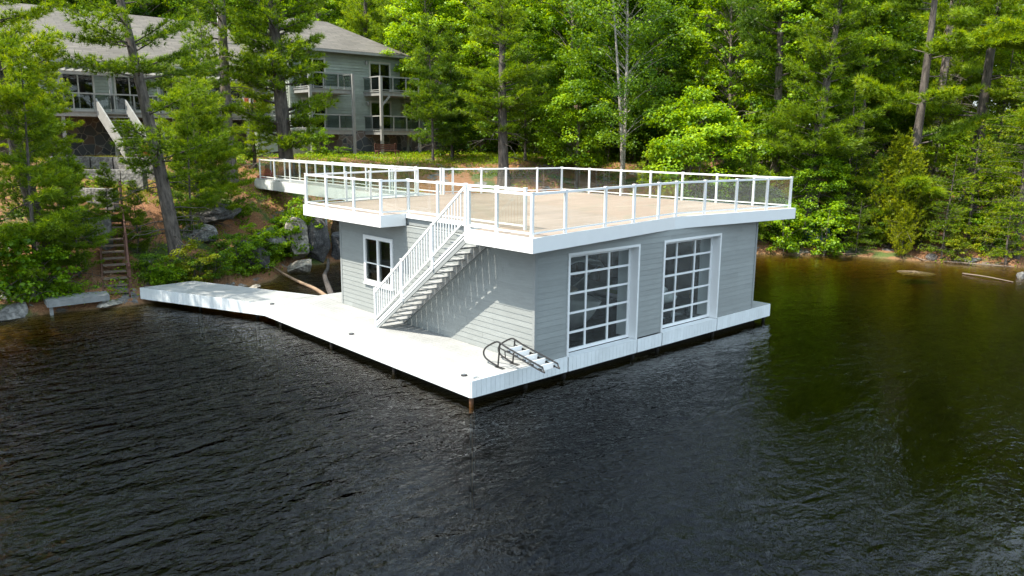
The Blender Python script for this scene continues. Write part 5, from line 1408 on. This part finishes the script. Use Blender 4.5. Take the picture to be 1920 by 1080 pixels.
# ---- shrubs and plants on the bank between the docks and the footbridge
for (u, d, k, s, lab) in [(370, 28.6, 'shr3', .95, 'yellow green shrub at the foot of the tall leaning pine'), (345, 28.4, 'shr3', .5, 'small pale yellow shrub left of the yellow green shrub'),
        (400, 28.8, 'shr2', .8, 'low green shrub right of the yellow green shrub'), (298, 28.6, 'fern', 1.3, 'fern clump right of the brown stair foot'), (310, 29, 'fern', 1.2, 'fern clump beside the trunk of the tall leaning pine'),
        (280, 29.3, 'shr2', .7, 'low green bush against the brown stair rail'), (525, 32.6, 'shr1', .7, 'leafy green bush cascading over the bank by the boulders'), (500, 31.5, 'shr2', .8, 'dark green bush below the cascading leafy bush'),
        (540, 31.5, 'shr1', .7, 'leafy bush between the outcrop and the tall dark boulder'), (470, 30, 'shr2', .9, 'low bush on the bank above the dark outcrop'), (455, 31.5, 'shr1', .6, 'bright bush in the reddish needles of the bank'),
        (556, 33, 'shr1', 1.0, 'climbing leafy sapling beside the footbridge post'), (490, 34, 'shr1', .7, 'bush below the shore end of the footbridge'), (430, 33, 'shr2', .8, 'green bush on top of the bank left of the footbridge'),
        (465, 36, 'shr3', .6, 'yellow green bush at the shore end of the footbridge'), (440, 38, 'fern', 1.5, 'fern bed left of the footbridge end'), (350, 30, 'shr2', .7, 'low bush behind the trunk of the tall leaning pine'),
        (410, 30, 'shr2', .6, 'small bush in the needles above the white walkway'), (600, 51, 'shr1', .7, 'bright leafy bush against the lodge stone wall'), (455, 44, 'shr2', .9, 'dark green bush by the red garden chair'),
        (830, 40, 'shr1', .6, 'broad leaved green bush behind the gap in the deck railing'), (640, 50, 'shr2', .5, 'low bush right of the bright bush at the stone wall'), (130, 25.6, 'fern', .9, 'fern tuft among the rocks above the small dock'),
        (95, 25.9, 'shr2', .6, 'little green bush at the left end of the small dock'), (592, 35, 'shr2', .6, 'small plant in the shaded rocks beside the tall dark boulder'), (560, 31.6, 'shr3', .3, 'tiny yellow plant at the foot of the pale slab')]:
    tree(k, 'fern' if k == 'fern' else 'shrub', spot(u, d), s, lab, 'plant' if k == 'fern' else 'shrub')

# ---- the wood behind
rnd = random.Random(4)
spots = []
def free(x, y, r):
    if -17 < x < 29 and 33.5 < y < 60.5: return False
    return all((x - a) ** 2 + (y - b_) ** 2 > (r + c_) ** 2 * .25 for a, b_, c_ in spots)
tries = 0
kinds = [('map1', 'maple', 1), ('map2', 'maple', 1), ('grn1', 'broadleaf_tree', 1), ('grn2', 'broadleaf_tree', 1), ('pineB1', 'white_pine', 1), ('pineB2', 'white_pine', 1), ('pineB3', 'white_pine', 1), ('hem1', 'hemlock', 1.15), ('birch', 'birch', 1), ('pineT', 'white_pine', 1.05)]
LABS = {'maple': 'one of the leafy bright maples crowding the wood behind', 'broadleaf_tree': 'one of the darker green leafy trees filling the wood behind', 'white_pine': 'one of the tall pines filling the wood behind', 'hemlock': 'one of the dark hemlocks in the wood behind', 'birch': 'one of the pale trunked birches in the wood behind'}
made = 0
while made < 235 and tries < 12000:
    tries += 1
    u = rnd.uniform(-250, 2150); d = 40 + 72 * rnd.random() ** 1.3
    if u < 850 and d < 68: continue
    if u < 1560 and d < 58: continue
    if u >= 1560 and d < 50: continue
    q = CAM + (FWD + RGT * ((u - 960) / FPX)) * d
    if u > 1560 and d > 86: continue
    if u > 1740 and rnd.random() < .2: continue
    if gz(q.x, q.y) < .4 or not free(q.x, q.y, 4.0): continue
    spots.append((q.x, q.y, 4.2))
    wts = [3, 3.4, 3, 2.6, 1.5, 1.2, 1.2, 1.6, .8, .4] if u < 1450 else [1.2, 1.4, 1.2, 1.2, 1.2, 1.2, 1.4, 3, .3, 1.6]
    k, nm, s = rnd.choices(kinds, wts)[0]
    tree(k, nm, (q.x, q.y, gz(q.x, q.y)), s * rnd.uniform(.68, .95) * (1.3 if d > 70 or u > 1500 else 1), LABS[nm], group='woodland ' + nm.replace('_', ' ') + 's behind')
    made += 1
made = 0; tries = 0
while made < 70 and tries < 3000:
    tries += 1
    u = rnd.uniform(640, 2050); d = rnd.uniform(47, 76)
    if u < 820 and d < 66: continue
    q = CAM + (FWD + RGT * ((u - 960) / FPX)) * d
    if gz(q.x, q.y) < .5 or (-17 < q.x < 28 and 33 < q.y < 60): continue
    tree('under', 'shrub', (q.x, q.y, gz(q.x, q.y)), rnd.uniform(.6, 1.15), 'one of the shady undergrowth shrubs between the woodland trunks', 'shrub', group='undergrowth shrubs of the wood')
    made += 1

# ---- grass, dry shore brush and floating specks: countless small stuff
def scatter(name, pts, l, w, K, spread, mat, seed, up=1.0):
    rng = np.random.RandomState(seed)
    A = nrmz(np.stack([.25 * rng.randn(len(pts)), .25 * rng.randn(len(pts)), np.full(len(pts), up)], 1))
    V, F, T = blades(pts, A, K, l, w, spread, rng, .45 + .12 * rng.randn(len(pts)))
    return tag(link_mesh(name, np_mesh(name, V, F, mat, T)), kind='stuff')
def land_pts(n, x0, x1, y0, y1, dmin, dmax, f, thr, seed):
    rng = np.random.RandomState(seed)
    x = x0 + (x1 - x0) * rng.rand(n); y = y0 + (y1 - y0) * rng.rand(n); d = shore_dist(x, y)
    m = (d > dmin) & (d < dmax) & (bumps(x, y, f, 3) + .3 * rng.randn(n) > thr) & ~((x > -14) & (x < 27.5) & (y > 37) & (y < 60))
    x, y = x[m], y[m]
    return np.stack([x, y, ground(x, y) - .02], 1)
scatter('grass', np.concatenate([land_pts(24000, -8, 34, 20, 37, 6, 40, .8, -.15, 1), land_pts(5000, -8, 8, 16, 25, .6, 9, 1.1, .5, 2)]), .22, .022, 6, .55, leafmat('bank_grass', (.05, .08, .008), (.17, .23, .012), (.34, .36, .02), .35), 3)
scatter('dry_brush', np.concatenate([land_pts(9000, 20, 40, -12, 14, .05, 2.0, .9, -.2, 4), land_pts(3500, -9, 8, 15, 23, .05, 2.2, 1.2, .25, 5)]), .42, .016, 5, .7, leafmat('dry_stalks', (.10, .065, .035), (.25, .17, .10), (.42, .30, .18), .2), 6)
gp = np.concatenate([land_pts(5200, -9, 9, 15.5, 27, .25, 11, 1.3, .35, 7), land_pts(2600, 18, 42, -12, 18, .2, 9, .9, .1, 8), land_pts(9000, 6, 34, 16, 37, .5, 34, .6, -.1, 10)])
rng = np.random.RandomState(12)
gp = np.repeat(gp, 5, 0) + np.stack([.16 * rng.randn(len(gp) * 5), .16 * rng.randn(len(gp) * 5), .05 + .22 * rng.rand(len(gp) * 5)], 1)
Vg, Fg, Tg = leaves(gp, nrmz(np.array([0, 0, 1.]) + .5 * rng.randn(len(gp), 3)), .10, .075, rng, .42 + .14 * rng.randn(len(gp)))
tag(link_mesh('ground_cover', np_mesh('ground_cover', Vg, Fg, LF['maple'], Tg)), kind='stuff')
rng = np.random.RandomState(9)
n_ = 2600
px_ = np.stack([-14 + 17 * rng.rand(n_), -9 + 24 * rng.rand(n_) ** .8, np.full(n_, WATER + .004)], 1)
px_ = px_[(px_[:, 0] - px_[:, 1] < -1.5) & (bumps(px_[:, 0], px_[:, 1], .35, 3) > -.1) & ~((px_[:, 0] > -2.1) & (px_[:, 1] > -.1)) & (shore_dist(px_[:, 0], px_[:, 1]) < -.6)]
r_ = .004 + .008 * rng.rand(len(px_), 1) ** 2; a_ = rng.rand(len(px_)) * 6.28
ex = np.stack([np.cos(a_), np.sin(a_), 0 * a_], 1) * r_; ey = np.stack([-np.sin(a_), np.cos(a_), 0 * a_], 1) * r_ * .6
Vp = np.stack([px_ - ex, px_ - ey, px_ + ex, px_ + ey], 1).reshape(-1, 3)
tag(link_mesh('pollen_specks', np_mesh('pollen_specks', Vp, np.arange(len(Vp)).reshape(-1, 4), plain('pale_pollen', (.55, .54, .45), .9))), kind='stuff')
